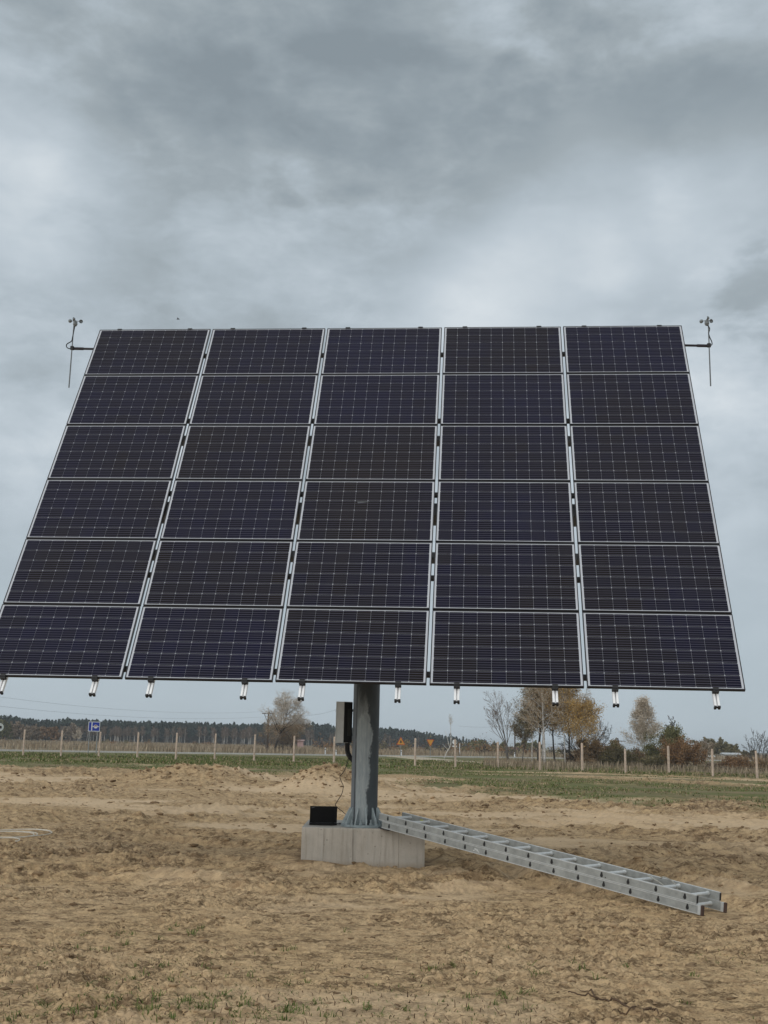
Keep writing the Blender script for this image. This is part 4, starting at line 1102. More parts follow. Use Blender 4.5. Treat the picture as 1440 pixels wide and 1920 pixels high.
for px, yb, yt, label, band in ((609.8, 1415.5, 1402, 'white roadside marker post standing left of the control cabinet', True), (752.3, 1418.2, 1406, 'white roadside marker post directly under the orange warning triangle', True),
                                (630, 1417, 1406, 'short pale roadside marker post beside a fence post left of the tracker pole', True), (861.8, 1417.5, 1394, 'tall thin pale marker post right of the white sign', False), (867.5, 1408, 1391.5, 'thinnest marker pole further back, right of the white sign', False),
                                (965, 1421, 1411, 'low white marker post right of the bare tree beside the brown shed', True)):
    b, zt = up_at(px, yb, yt)
    root = thing('marker_post', (b[0], b[1], 0), label, 'marker post', 'roadside marker posts')
    mb = MB(); r = 0.075 if band else 0.055
    mb.tube([(b[0], b[1], -.1), (b[0], b[1], zt * .72 if band else zt)], r, 7); part('post_body', mb, [M_WHITE], root)
    if band:
        mb = MB(); mb.tube([(b[0], b[1], zt * .72), (b[0], b[1], zt * .86)], r * 1.02, 7); part('dark_band', mb, [M_SBLK], root)
        mb = MB(); mb.tube([(b[0], b[1], zt * .86), (b[0], b[1], zt)], [r, r * .6], 7); part('post_top', mb, [M_WHITE], root)

# ------------------------------------------------------------------ utility poles and overhead wires
M_UP = plain('weathered_pole_wood', (0.085, 0.065, 0.055), 0.9)
M_UC = plain('pale_crossarm', (0.30, 0.31, 0.32), 0.7)
def upole(px, yb, yt, Y, label, arm=None, r=0.13):
    b = at(px, yb, Y); zt = at(px, yt, Y)[2]
    root = thing('utility_pole', (b[0], b[1], 0), label, 'utility pole', 'overhead line poles')
    mb = MB(); mb.tube([(b[0], b[1], -.3), (b[0], b[1], zt)], [r * 1.2, r * .8], 8); part('pole_shaft', mb, [M_UP], root)
    if arm:
        mb = MB(); mb.box((b[0], b[1] - .18, zt - .25), (arm, .1, .12)); part('crossarm', mb, [M_UP if arm < 2 else M_UC], root)
        mb = MB()
        for s_ in (-1, 1): mb.tube([(b[0] + s_ * arm * .34, b[1] - .18, zt - .3), (b[0], b[1] - .14, zt - 1.6)], .035, 4)
        part('arm_brace', mb, [M_UP if arm < 2 else M_UC], root)
        for s_ in (-.46, 0, .46):
            mb = MB(); mb.tube([(b[0] + s_ * arm, b[1] - .18, zt - .19), (b[0] + s_ * arm, b[1] - .18, zt + .02)], [.05, .03], 6); part('insulator', mb, [M_UC], root)
    return np.array([b[0], b[1], zt])
p_l = upole(500.8, 1410, 1334.5, 160.0, 'dark utility pole standing beside the left birch tree', 1.7)
p_m = upole(648, 1413, 1330.5, 175.0, 'utility pole with pale braced crossarm peeking out behind the control cabinet', 3.4, .12)
p_r = upole(965.5, 1421, 1359.5, 190.0, 'thin dark utility pole right of the bare leafless tree', 1.2, .11)
def aframe(px, yb, yt, Y, label):
    b = at(px, yb, Y); zt = at(px, yt, Y)[2]
    root = thing('utility_pole', (b[0], b[1], 0), label, 'utility pole', 'overhead line poles')
    for s_ in (-1, 1):
        mb = MB(); mb.tube([(b[0] + s_ * .75, b[1], -.3), (b[0] + s_ * .1, b[1], zt)], [.13, .1], 6); part('leg', mb, [M_UP], root)
    mb = MB(); mb.box((b[0], b[1] - .16, zt - .4), (2.4, .09, .1)); part('crossarm', mb, [M_UP], root)
    mb = MB(); mb.box((b[0], b[1] - .16, zt * .55), (.85, .09, .1)); part('brace', mb, [M_UP], root)
    return np.array([b[0], b[1], zt])
p_a = aframe(1157.5, 1425, 1384, 165.0, 'A-shaped double utility pole behind the brown bushes')
def wire(name, pts, label, sag=0.6, r=0.018):
    root = thing('power_line', pts[0], label, 'power line', 'overhead power lines')
    for a, b in zip(pts[:-1], pts[1:]):
        a = np.asarray(a, float); b = np.asarray(b, float); n = 15; t = np.linspace(0, 1, n)
        P = a + (b - a) * t[:, None]; P[:, 2] -= sag * 4 * t * (1 - t)
        mb = MB(); mb.tube(P, r, 3, caps=False); part('wire', mb, [M_WIRE], root)
lft = lambda y, Y: at(-120, y, Y)
wire('w', [lft(1289.5, 100), p_l + np.array([-.75, -.18, -.0])], 'upper overhead wire slanting across the sky at left to the birch', .9, .009)
wire('w', [lft(1309.5, 100), p_l + np.array([.75, -.18, -.6])], 'lower overhead wire slanting across the sky at left to the birch', .9, .009)
wire('w', [p_l + np.array([.75, -.18, .0]), p_m + np.array([-1.5, -.18, .0])], 'overhead wire between the birch and the control cabinet', .7, .015)
wire('w', [at(860, 1361, 230), p_r + np.array([0, 0, 0.])], 'faint overhead wire left of the thin dark pole behind the bare tree', .3, .015)

# ------------------------------------------------------------------ far buildings
def house(px0, px1, ytop, yeave, ybot, Y, wallc, roofc, name, label, cat, win=0):
    a = at(px0, ybot, Y); b = at(px1, ybot, Y); w = b[0] - a[0]; d = w * .6
    ze = at(px0, yeave, Y)[2]; zr = at(px0, ytop, Y)[2]; cx = (a[0] + b[0]) / 2
    root = thing(name, (cx, Y + d / 2, 0), label, cat)
    mb = MB(); mb.box((cx, Y + d / 2, ze / 2 - .15), (w, d, ze + .3)); wl = part('wall', mb, [plain(name + '_wall', wallc, .85, var=.08, scale=.6)], root)
    mb = MB(); v = [(a[0] - .3, Y - .4, ze), (b[0] + .3, Y - .4, ze), (b[0] + .3, Y + d + .4, ze), (a[0] - .3, Y + d + .4, ze), (a[0] - .3, Y + d / 2, zr), (b[0] + .3, Y + d / 2, zr)]
    mb.add(v, [(0, 1, 5, 4), (2, 3, 4, 5), (0, 4, 3), (1, 2, 5), (3, 2, 1, 0)]); part('roof', mb, [plain(name + '_roof', roofc, .8, var=.12, scale=.6)], root)
    for k in range(win):
        x = a[0] + w * (k + .5) / win; mb = MB(); mb.box((x, Y - .01, ze * .5), (w / win * .35, .06, ze * .38)); part('window', mb, [M_SBLK], root)
house(557.5, 568.5, 1386.5, 1389, 1397, 300.0, (.46, .30, .28), (.34, .24, .23), 'pink_shed', 'small pink shed far beyond the road beside the left birch', 'shed')
house(953.5, 970.5, 1400.5, 1405.5, 1415, 230.0, (.16, .12, .10), (.15, .085, .07), 'brown_shed', 'low brown shed with reddish roof behind the bare tree', 'shed', 2)
house(1033, 1066, 1399, 1405.5, 1414, 260.0, (.60, .62, .62), (.30, .31, .33), 'white_house', 'pale house seen between the trunks of the tree clump', 'house', 4)
house(1358, 1388, 1411, 1414.5, 1422, 260.0, (.55, .56, .55), (.50, .52, .53), 'long_barn', 'long pale low barn behind the shrubs at the right', 'barn', 3)
house(1313, 1338, 1415.5, 1418.5, 1425, 210.0, (.48, .49, .45), (.45, .46, .44), 'glasshouse', 'low pale farm shed behind the bushes right of the orange bush', 'shed', 2)

# ------------------------------------------------------------------ trees
def rot_about(v, k, a):
    return v * math.cos(a) + np.cross(k, v) * math.sin(a) + k * (k @ v) * (1 - math.cos(a))
def perp(d, rng):
    r = rng.normal(size=3); r -= (r @ d) * d; return r / np.linalg.norm(r)
class Tree:
    def __init__(s, seed): s.rng = np.random.default_rng(seed); s.tr = MB(); s.cr = MB(); s.tips = []
    def branch(s, p, d, L, r, lev, cfg):
        rng = s.rng; nseg = max(2, int(5 - lev)); pts = [p.copy()]; rad = [r]
        gn = cfg.get('gnarl', .12) * (1 + .5 * lev); droop = cfg.get('droop', 0) * lev
        for i in range(nseg):
            d = d + rng.normal(size=3) * gn; d[2] += cfg.get('up', 0.04) * (1 if lev < 2 else .5) - droop * .12
            d /= np.linalg.norm(d); p = p + d * L / nseg; pts.append(p.copy()); rad.append(r * (1 - (i + 1) / nseg * (.78 if lev else .86)))
        rmin = cfg.get('rmin', .006)
        tgt = s.tr if lev < cfg.get('wood', 2) else s.cr
        tgt.tube(pts, np.maximum(rad, rmin), 6 if lev == 0 else (4 if lev == 1 else 3), caps=False, mat=0, tint=rng.random())
        if lev >= cfg['levels']: s.tips.append(np.array(pts)); return
        if lev == cfg['levels'] - 1: s.tips.append(np.array(pts[1:]))
        n = cfg['n'][lev]; f0 = cfg['from'][lev]
        P = np.array(pts); seglen = np.linspace(0, 1, len(P))
        for k in range(n):
            f = f0 + (1 - f0) * (k + rng.random()) / n
            q = np.array([np.interp(f, seglen, P[:, i]) for i in range(3)])
            j = min(int(f * nseg), nseg - 1); dd = P[j + 1] - P[j]; dd /= np.linalg.norm(dd)
            az = perp(dd, rng)
            if lev == 0: a_ = 2.399 * k + rng.random() * .8; b0 = np.cross(dd, [1., 0, 0]); b0 /= np.linalg.norm(b0) + 1e-9; az = rot_about(b0, dd, a_)
            ang = R_(rng.normal(cfg['ang'][lev], 9)); nd = dd * math.cos(ang) + az * math.sin(ang)
            if lev == 0 and 'profile' in cfg: Lk = L * cfg['ratio'][0] * cfg['profile'](f) * rng.uniform(.8, 1.2)
            else: Lk = L * cfg['ratio'][lev] * (1.15 - .55 * f) * rng.uniform(.7, 1.25)
            rk = max(rmin, np.interp(f, seglen, rad) * cfg.get('rr', .55))
            s.branch(q, nd, Lk, rk, lev + 1, cfg)
    def leaves(s, n, size, mat=1, spread=.15, zr=None, tint=(0, 1), hang=0.0):
        if n == 0: return
        rng = s.rng; n = int(n * 1.9); size = size * 0.88
        T = np.concatenate(s.tips)
        if zr: T = T[(T[:, 2] >= zr[0]) & (T[:, 2] <= zr[1])]
        if len(T) == 0: return
        c = T[rng.integers(0, len(T), n)] + rng.normal(size=(n, 3)) * spread
        a = rng.normal(size=(n, 3)); a[:, 2] -= hang * 2; a /= np.linalg.norm(a, axis=1, keepdims=True)
        b = np.cross(a, rng.normal(size=(n, 3))); b /= np.linalg.norm(b, axis=1, keepdims=True) + 1e-9
        sz = size * rng.uniform(.6, 1.4, (n, 1))
        V = np.stack([c - a * sz, c + b * sz * .55, c + a * sz, c - b * sz * .55], 1).reshape(-1, 3)
        ti = np.repeat(rng.uniform(tint[0], tint[1], n), 4)
        s.cr.add(V, np.arange(n * 4).reshape(n, 4), mat, ti)
    def build(s, name, loc, label, cat, bark, twig, leaf, group=None, scale_to=None):
        if scale_to is not None:                   # grown about the origin: fit the real height
            zmax = max(v[:, 2].max() for v in s.tr.v + s.cr.v); k = scale_to / zmax
            for m in (s.tr, s.cr): m.v = [v * k for v in m.v]
        root = thing(name, loc, label, cat, group)
        for nm, m, ms in (('trunk', s.tr, [bark]), ('crown', s.cr, [twig, leaf, L_PALE])):
            if m.n: obj(nm, m.mesh(nm, ms), root)
        return root

B_WHITE = plain('birch_bark', (0.52, 0.49, 0.46), .8, var=.5, scale=3)
B_DARK = plain('dark_bark', (0.045, 0.037, 0.032), .9, var=.3, scale=4)
B_GREY = plain('grey_bark', (0.12, 0.105, 0.095), .9, var=.3, scale=4)
T_PALE = tinted('pale_twigs', (0.38, 0.315, 0.245), (0.58, 0.500, 0.410))
T_BROWN = tinted('brown_twigs', (0.125, 0.092, 0.072), (0.25, 0.185, 0.145))
T_DARK = tinted('dark_twigs', (0.05, 0.043, 0.040), (0.12, 0.10, 0.09))
L_BROWN = tinted('brown_leaves', (0.20, 0.130, 0.072), (0.40, 0.280, 0.165))
L_GOLD = tinted('golden_leaves', (0.34, 0.205, 0.065), (0.60, 0.400, 0.150))
L_TAN = tinted('tan_leaves', (0.24, 0.155, 0.080), (0.46, 0.325, 0.185))
L_RUST = tinted('rust_leaves', (0.16, 0.088, 0.045), (0.34, 0.205, 0.105))
L_GREEN = tinted('dull_green_leaves', (0.105, 0.108, 0.050), (0.25, 0.235, 0.115))
L_OLIVE = tinted('olive_leaves', (0.125, 0.112, 0.058), (0.27, 0.225, 0.120))
L_PALE = tinted('pale_buff_leaves', (0.48, 0.390, 0.295), (0.72, 0.620, 0.510))
L_GREYB = tinted('grey_brown_leaves', (0.20, 0.152, 0.112), (0.38, 0.300, 0.230))

Z0 = np.zeros(3); UPV = np.array([0, 0, 1.])
def root_at(px, yb, Y=None):
    b = gp(px, yb) if Y is None else at(px, yb, Y)
    return np.array([b[0], b[1], 0.0])
def height(px, ytop, loc): return at(px, ytop, loc[1])[2]

birch = dict(levels=3, n=[24, 9, 6], ratio=[.50, .42, .5], ang=[42, 40, 40], gnarl=.07, up=.05, rr=.45, rmin=.011, wood=2, profile=lambda f: 1.25 - .85 * f)
birch['from'] = [.30, .15, .1]
# the weeping birch at left
def left_birch():
    loc = root_at(514, 1409.5, 158.0); H = height(530, 1286, loc)
    t = Tree(21); cfg = dict(birch); cfg.update(n=[28, 12, 8], ratio=[.52, .52, .62], droop=.55, up=.06, gnarl=.10, profile=lambda f: 1.15 - .45 * f); cfg['from'] = [.28, .15, .1]
    cfg['rmin'] = .014
    d = np.array([.13, 0, 1.]); t.branch(Z0.copy(), d / np.linalg.norm(d), 9.0, .26, 0, cfg)
    zm = np.concatenate(t.tips)[:, 2].max()
    t.leaves(3800, .075, 1, .22, (zm * .12, zm * .42), (0, 1), .3)
    t.leaves(2600, .075, 2, .20, (zm * .26, zm), (0, 1), .6)
    t.build('birch_tree', loc, 'round pale birch with sparse twigs and brown lower leaves, left of the post', 'tree', B_DARK, T_PALE, L_BROWN, scale_to=H)
left_birch()
def skirt():
    # low brown growth hanging about the foot of that birch
    loc = root_at(522, 1403, 162.0); t = Tree(5)
    cfg = dict(levels=2, n=[9, 6], ratio=[.7, .5], ang=[55, 45], gnarl=.15, rmin=.014, rr=.6); cfg['from'] = [.1, .2]
    for k in range(7):
        p = np.array([t.rng.uniform(-2.3, 2.5), t.rng.uniform(-1, 1), .3]); t.branch(p, np.array([t.rng.normal(0, .2), 0, 1.]), 3.2, .07, 0, cfg)
    t.leaves(2400, .085, 1, .25)
    t.build('brown_bush', loc, 'brown leafy bush round the foot of the pale birch', 'bush', B_DARK, T_BROWN, L_BROWN, scale_to=3.9)
skirt()
def small_birch():
    loc = root_at(833, 1419, 136.0); H = height(846, 1338, loc); t = Tree(9)
    cfg = dict(levels=2, n=[9, 5], ratio=[.28, .5], ang=[35, 35], gnarl=.05, rmin=.012, rr=.5, wood=1, up=.10); cfg['from'] = [.55, .2]
    pts = np.array([[0, 0, 0], [.35, 0, .9], [.85, 0, 1.7], [1.05, 0, 2.3], [1.05, 0, 3.1]]); t.tr.tube(pts, [.10, .09, .085, .08, .07], 6)
    t.branch(pts[-1].copy(), np.array([-.02, 0, 1.]), 3.3, .068, 0, cfg)
    t.tr.tube([pts[2], pts[2] + np.array([-.15, 0, .5]), pts[2] + np.array([-.5, 0, 1.9]), pts[2] + np.array([-.75, 0, 2.6])], [.06, .05, .035, .02], 5)
    t.tr.tube([pts[1] + [.2, 0, .4], pts[1] + np.array([-.4, 0, 1.1]), pts[1] + np.array([-.7, 0, 1.35])], [.04, .035, .02], 5)
    t.leaves(60, .05, 1, .12)
    t.build('birch_tree', loc, 'small crooked birch with white leaning trunk behind a fence post', 'tree', B_WHITE, T_PALE, L_GREYB, scale_to=H)
small_birch()
def bare_tree():
    loc = root_at(952.5, 1425.5, 118.0); H = height(935, 1293, loc); t = Tree(14)
    cfg = dict(levels=3, n=[7, 5, 4], ratio=[.45, .5, .5], ang=[26, 28, 32], gnarl=.05, rmin=.009, rr=.5, wood=1, up=.06); cfg['from'] = [.25, .2, .2]
    base = np.array([[0, 0, 0], [-.12, 0, .8], [-.18, 0, 1.6], [-.15, 0, 2.0]]); t.tr.tube(base, [.20, .17, .15, .14], 7)
    for (dx, dz, L, r) in ((-.42, 1, 5.4, .075), (-.12, 1, 5.6, .07), (.10, 1, 4.8, .065), (-.65, 1, 4.3, .06), (.32, 1, 3.3, .05), (-.27, 1, 5.2, .06)):
        d = np.array([dx, t.rng.normal(0, .2), dz]); t.branch(base[-1] - np.array([0, 0, t.rng.uniform(0, .5)]), d / np.linalg.norm(d), L, r, 0, cfg)
    t.build('bare_tree', loc, 'leafless tree with upright grey branches, left of the golden clump', 'tree', B_GREY, T_BROWN, L_BROWN, scale_to=H)
bare_tree()

# the clump: separate trees, each with its own look
def clump_tree(px, yb, Y, H, seed, bark, twig, leaf, nleaf, lsize, label, name='birch_tree', r=.11, cfgup=None, zr=None, lean=0.0, tint=(0, 1)):
    loc = root_at(px, yb, Y); t = Tree(seed); cfg = dict(birch); cfg['from'] = [.3, .15, .1]
    if cfgup: cfg.update(cfgup)
    d = np.array([lean, 0, 1.]); t.branch(Z0.copy(), d / np.linalg.norm(d), H * .95, r, 0, cfg)
    zm = np.concatenate(t.tips)[:, 2].max()
    t.leaves(int(nleaf * 1.6), lsize * 1.05, 1, .20, (zm * zr[0], zm * zr[1]) if zr else None, tint, .2)
    return t.build(name, loc, label, 'tree', bark, twig, leaf, scale_to=H)
strict = dict(gnarl=.035, ratio=[.34, .42, .5], ang=[48, 40, 40], n=[28, 10, 6])
clump_tree(1021.5, 1434, 92.0, 9.0, 31, B_WHITE, T_PALE, L_TAN, 2200, .05, 'straight white-trunked birch at the front of the golden clump', r=.12, cfgup=strict)
clump_tree(1008.5, 1429, 96.0, 9.4, 32, B_DARK, T_BROWN, L_TAN, 2600, .055, 'tall dark-trunked tree with brown twigs, left in the clump', 'brown_tree', r=.13, cfgup=dict(ratio=[.36, .45, .5], n=[26, 10, 6]))
clump_tree(1016.5, 1426, 97.0, 8.2, 33, B_WHITE, T_BROWN, L_GOLD, 1200, .055, 'thin birch close behind the straight white-trunked birch', r=.07, cfgup=dict(ratio=[.26, .45, .5]))
clump_tree(997.5, 1430, 95.0, 7.2, 34, B_WHITE, T_BROWN, L_OLIVE, 1500, .055, 'slender pale birch at the left front of the clump', r=.06, cfgup=dict(ratio=[.36, .45, .5]))
clump_tree(979, 1426, 100.0, 5.2, 38, B_GREY, T_BROWN, L_OLIVE, 2200, .055, 'low olive-leaved tree at the left edge of the clump', 'small_tree', r=.06, cfgup=dict(ratio=[.40, .5, .5]), zr=(.4, 1))
clump_tree(1040.5, 1431.5, 97.0, 8.8, 35, B_DARK, T_BROWN, L_TAN, 2800, .06, 'dark-trunked tree in the middle of the clump', 'brown_tree', r=.10, cfgup=dict(ratio=[.36, .45, .5]), zr=(.25, 1))
clump_tree(1060, 1433, 93.0, 9.3, 36, B_WHITE, T_PALE, L_GOLD, 1700, .06, 'thin tall birch with golden leaves and bare pale trunk', r=.06, cfgup=dict(ratio=[.26, .45, .5], gnarl=.03))
clump_tree(1070, 1431, 98.0, 8.0, 40, B_GREY, T_BROWN, L_GOLD, 3600, .065, 'golden-leaved tree behind the thin tall birch', 'golden_tree', r=.10, cfgup=dict(ratio=[.36, .45, .5]), zr=(.2, .95))
clump_tree(1087.5, 1437, 92.0, 6.3, 37, B_GREY, T_PALE, L_GOLD, 3400, .06, 'golden weeping birch at the right of the clump', 'golden_tree', r=.055, cfgup=dict(ratio=[.42, .5, .6], droop=.45), zr=(.28, .8))
def dark_willow():
    loc = root_at(1090, 1434, 96.0); t = Tree(41)
    cfg = dict(levels=3, n=[7, 6, 4], ratio=[.42, .5, .5], ang=[35, 35, 35], gnarl=.10, rmin=.010, rr=.55, wood=2, up=.03); cfg['from'] = [.35, .2, .2]
    for (dx, L, r) in ((-.75, 2.6, .09), (-.5, 3.0, .09), (-.95, 2.4, .07), (-.25, 3.2, .08), (.25, 3.6, .10), (.7, 4.4, .11), (.95, 4.6, .11), (.5, 3.7, .08)):
        d = np.array([dx, t.rng.normal(0, .15), .85]); t.branch(np.array([t.rng.uniform(-.3, .3), 0, 0]), d / np.linalg.norm(d), L, r, 0, cfg)
    t.build('dark_willow', loc, 'dark bare willow with a long limb reaching right of the golden trees', 'tree', B_DARK, T_DARK, L_BROWN, scale_to=height(1165, 1346, loc))
dark_willow()
def bush(px, yb, Y, wpx, ytop, seed, leaf, twig, label, nleaf=3000, lsize=.07, stems=9, name='bush', cat='bush', bark=None, zr=None, ang=38, L3=True):
    loc = root_at(px, yb, Y); H = height(px, ytop, loc); w = wpx * Y / FPX; t = Tree(seed)
    cfg = dict(levels=2, n=[7, 5], ratio=[.5, .5], ang=[ang, 40], gnarl=.12, rmin=.009, rr=.6, wood=1, up=.04); cfg['from'] = [.2, .15]
    for k in range(stems):
        f = (k + t.rng.random()) / stems - .5
        p = np.array([f * w * .75, t.rng.uniform(-.3, .3) * w * .5, 0]); d = np.array([f * .8 + t.rng.normal(0, .15), t.rng.normal(0, .25), 1.]); d /= np.linalg.norm(d)
        t.branch(p, d, H * t.rng.uniform(.55, 1.0) * (1 - .5 * abs(f)), .035, 0, cfg)
    zm = np.concatenate(t.tips)[:, 2].max()
    t.leaves(nleaf, lsize, 1, .13, (zm * zr[0], zm * zr[1]) if zr else None)
    return t.build(name, loc, label, cat, bark or B_DARK, twig, leaf, scale_to=H)
bush(1122, 1437, 94, 70, 1374, 51, L_BROWN, T_BROWN, 'dense brown bush below the golden leaves, right of the clump', 7200, .075, 16)
bush(1155, 1440, 93, 62, 1384, 52, L_OLIVE, T_BROWN, 'olive brown bush below the long dark limb', 5600, .075, 14)
bush(1192, 1443, 95, 60, 1396, 53, L_BROWN, T_DARK, 'dark low bush below the pale conical birch', 3600, .06, 12)
clump_tree(1209.5, 1436, 104.0, height(1209, 1301, root_at(1209, 1436, 104.0)), 54, B_WHITE, T_PALE, L_PALE, 3600, .055, 'pale conical birch standing alone against the sky', r=.07, cfgup=dict(n=[34, 11, 7], ratio=[.40, .45, .5], ang=[44, 40, 40], gnarl=.05, profile=lambda f: 1.25 - 1.05 * f, **{'from': [.20, .15, .1]}), zr=(.15, 1))
bush(1246, 1446, 92, 30, 1366, 55, L_GREEN, T_DARK, 'dark green leafy bush right of the pale birch', 3600, .07, 9)
clump_tree(1262, 1446, 90.0, height(1262, 1341, root_at(1262, 1446, 90)), 56, B_GREY, T_DARK, L_GREEN, 2000, .065, 'pointed small tree with green leaves in its middle', 'small_tree', r=.06, cfgup=dict(n=[16, 7, 4], ratio=[.36, .45, .5], profile=lambda f: 1.2 - .9 * f), zr=(.3, .75))
bush(1283, 1450, 84, 46, 1376, 57, L_RUST, T_BROWN, 'rust-orange bush behind the fence at right', 4600, .06, 11)
bush(1240, 1449, 86, 60, 1408, 58, L_OLIVE, T_DARK, 'low dark thicket in front of the green bush', 3200, .055, 11)
bush(1303, 1450, 80, 46, 1432, 59, L_OLIVE, T_BROWN, 'low olive weeds at the fence below the rust bush', 1800, .045, 8)
bush(1312, 1432, 120, 34, 1382, 60, L_GREYB, T_PALE, 'small grey-brown tree right of the rust bush', 1500, .08, 7, 'small_tree', 'tree')
bush(1372, 1448, 84, 44, 1412, 61, L_RUST, T_BROWN, 'red-brown shrub left of the last fence post', 2400, .05, 10, bark=plain('red_stems', (.13, .055, .04), .8))
bush(1400, 1452, 82, 50, 1408, 62, L_RUST, T_BROWN, 'red-brown shrub by the right-hand fence posts', 2400, .05, 10)
bush(1345, 1447, 84, 40, 1424, 63, L_GREYB, T_BROWN, 'low grey-brown shrub behind the right-hand fence posts', 1800, .05, 9)
bush(1436, 1455, 80, 40, 1415, 64, L_BROWN, T_DARK, 'dark shrub at the right edge behind the last post', 2400, .05, 10)
def bare_shrub():
    loc = root_at(1424, 1447, 86.0); t = Tree(65)
    cfg = dict(levels=3, n=[6, 5, 3], ratio=[.45, .5, .5], ang=[30, 32, 35], gnarl=.06, rmin=.008, rr=.5, wood=1); cfg['from'] = [.25, .2, .2]
    for dx in (-.55, -.25, 0, .2, .5, .75): t.branch(np.array([dx * .4, 0, 0]), np.array([dx * .6, t.rng.normal(0, .15), 1.]), 2.6 - abs(dx), .035, 0, cfg)
    t.build('bare_tree', loc, 'thin leafless tree at the right edge above the red-brown shrubs', 'tree', B_DARK, T_DARK, L_BROWN, scale_to=height(1424, 1364, loc))
bare_shrub()
bush(1100, 1441, 92, 50, 1412, 66, L_BROWN, T_DARK, 'low brown brush at the foot of the golden weeping birch', 2200, .05, 9)
bush(1077, 1436, 97, 30, 1404, 67, L_RUST, T_DARK, 'dark stems and brush between the golden trees', 1000, .05, 8)
# far round-headed trees at the right and the lone bushes beyond the field
for i, (px, yb, Y, w, yt, label) in enumerate(((1344, 1418, 270, 30, 1381, 'largest round far tree behind the right-hand posts'), (1368, 1419, 290, 26, 1390, 'round far tree right of the largest far tree'), (1322, 1417, 270, 22, 1386, 'round far tree left of the largest far tree'), (1387, 1419, 300, 18, 1402, 'low far tree above the long pale barn'), (1410, 1419, 320, 20, 1404, 'low far tree near the right edge'),
                                              (901, 1410, 330, 22, 1386, 'far dark tree left of the bare tree'), (886, 1409, 340, 18, 1387, 'far dark tree at the left end of the right-hand row'), (925, 1410, 340, 12, 1388, 'small far dark tree left of the bare trunk'), (945, 1411, 320, 22, 1389, 'far dark tree behind the bare trunk'), (982, 1412, 330, 26, 1384, 'far dark tree behind the left of the clump'), (1004, 1412, 340, 22, 1386, 'far dark tree behind the clump trunks'))):
    bush(px, yb, Y, w, yt, 80 + i, L_GREEN if i > 4 else L_OLIVE, T_DARK, label, 1500, .34, 7, 'far_tree', 'tree', zr=(.2, 1), ang=42)

# ------------------------------------------------------------------ far forest
def far_forest():
    rng = np.random.default_rng(77)
    prof = np.array([(-200, 1342), (0, 1345), (30, 1347), (60, 1351), (150, 1351.5), (300, 1355), (400, 1358), (480, 1359.5), (560, 1359), (620, 1362), (660, 1365), (720, 1366), (760, 1369), (800, 1375), (850, 1381), (872, 1385), (905, 1386.5), (918, 1389)])
    mb = MB()
    cfgD = lambda px: np.interp(px, [-200, 400, 700, 918], [480, 560, 620, 700])
    def conifer(x, y, h, pine):
        n = 46 if pine else 44
        # a tapering trunk and tiers of ragged boughs
        mb.tube([(x, y, 0), (x, y, h * .95)], [h * .014, h * .004], 3, caps=False, mat=1, tint=rng.random())
        f = rng.random(n) ** (.8); lo = .36 if pine else .06
        z = h * (lo + (1 - lo) * f); wid = h * (.17 if pine else .19) * (1 - f) ** (.6 if pine else 1) + h * .02
        th = rng.random(n) * 6.283; rr = wid * np.sqrt(rng.random(n))
        c = np.stack([x + rr * np.cos(th), y + rr * np.sin(th), z], 1)
        s_ = h * .055 * rng.uniform(.7, 1.5, n)[:, None]
        a = np.stack([np.cos(th), np.sin(th), rng.uniform(-.6, .2, n)], 1); b = np.stack([-np.sin(th), np.cos(th), rng.uniform(-.5, .5, n)], 1)
        up = np.stack([rng.normal(0, .3, n), rng.normal(0, .3, n), np.ones(n)], 1)
        V = np.stack([c - b * s_ * 1.1, c + a * s_ * 1.2 - up * s_ * .3, c + b * s_ * 1.1, c + up * s_ * 1.3], 1).reshape(-1, 3)
        m_ = 12                                   # dim undergrowth between the trunks
        cu = np.stack([x + rng.normal(0, h * .16, m_), y + rng.normal(0, h * .16, m_) + 3, rng.uniform(0, .40, m_) * h], 1); au = rng.normal(size=(m_, 3)) * h * .085; bu = rng.normal(size=(m_, 3)) * h * .085
        au[:, 1] *= .4; bu[:, 1] *= .4
        Vu = np.stack([cu - au, cu + bu, cu + au, cu - bu], 1).reshape(-1, 3); mb.add(Vu, np.arange(m_ * 4).reshape(m_, 4), 2, np.repeat(rng.random(m_), 4))
        base = rng.uniform(0, .75)
        ti = np.clip(np.repeat(base + rng.uniform(-.2, .3, n), 4), 0, 1)
        mb.add(V, np.arange(n * 4).reshape(n, 4), 0, ti)
    for row in range(4):
        px = -180.0
        while px < 916:
            D = cfgD(px) + row * 9 + rng.uniform(-5, 5)
            yt = np.interp(px, prof[:, 0], prof[:, 1]) + rng.normal(0.6, 1.6) + (3 - row) * 1.3
            hz = 1396 + .021 * (px - 720)
            h = max(2.5, HC + (hz - yt) * D / FPX)
            p = at(px, 1380, D); conifer(p[0], p[1], h, rng.random() < .7)
            px += rng.uniform(3.6, 7.5)
    o = obj('far_forest', mb.mesh('far_forest', [tinted('pine_needles', (0.012, 0.020, 0.016), (0.042, 0.060, 0.042)), tinted('pine_trunks', (0.06, 0.048, 0.042), (0.17, 0.12, 0.095)), tinted('dim_undergrowth', (0.030, 0.030, 0.026), (0.075, 0.062, 0.052))]))
    tag(o, kind='stuff'); o['label'] = 'dark pine forest along the horizon at left and behind the post'; 
far_forest()
L_EDGE = tinted('edge_twigs', (0.115, 0.085, 0.066), (0.24, 0.180, 0.140))
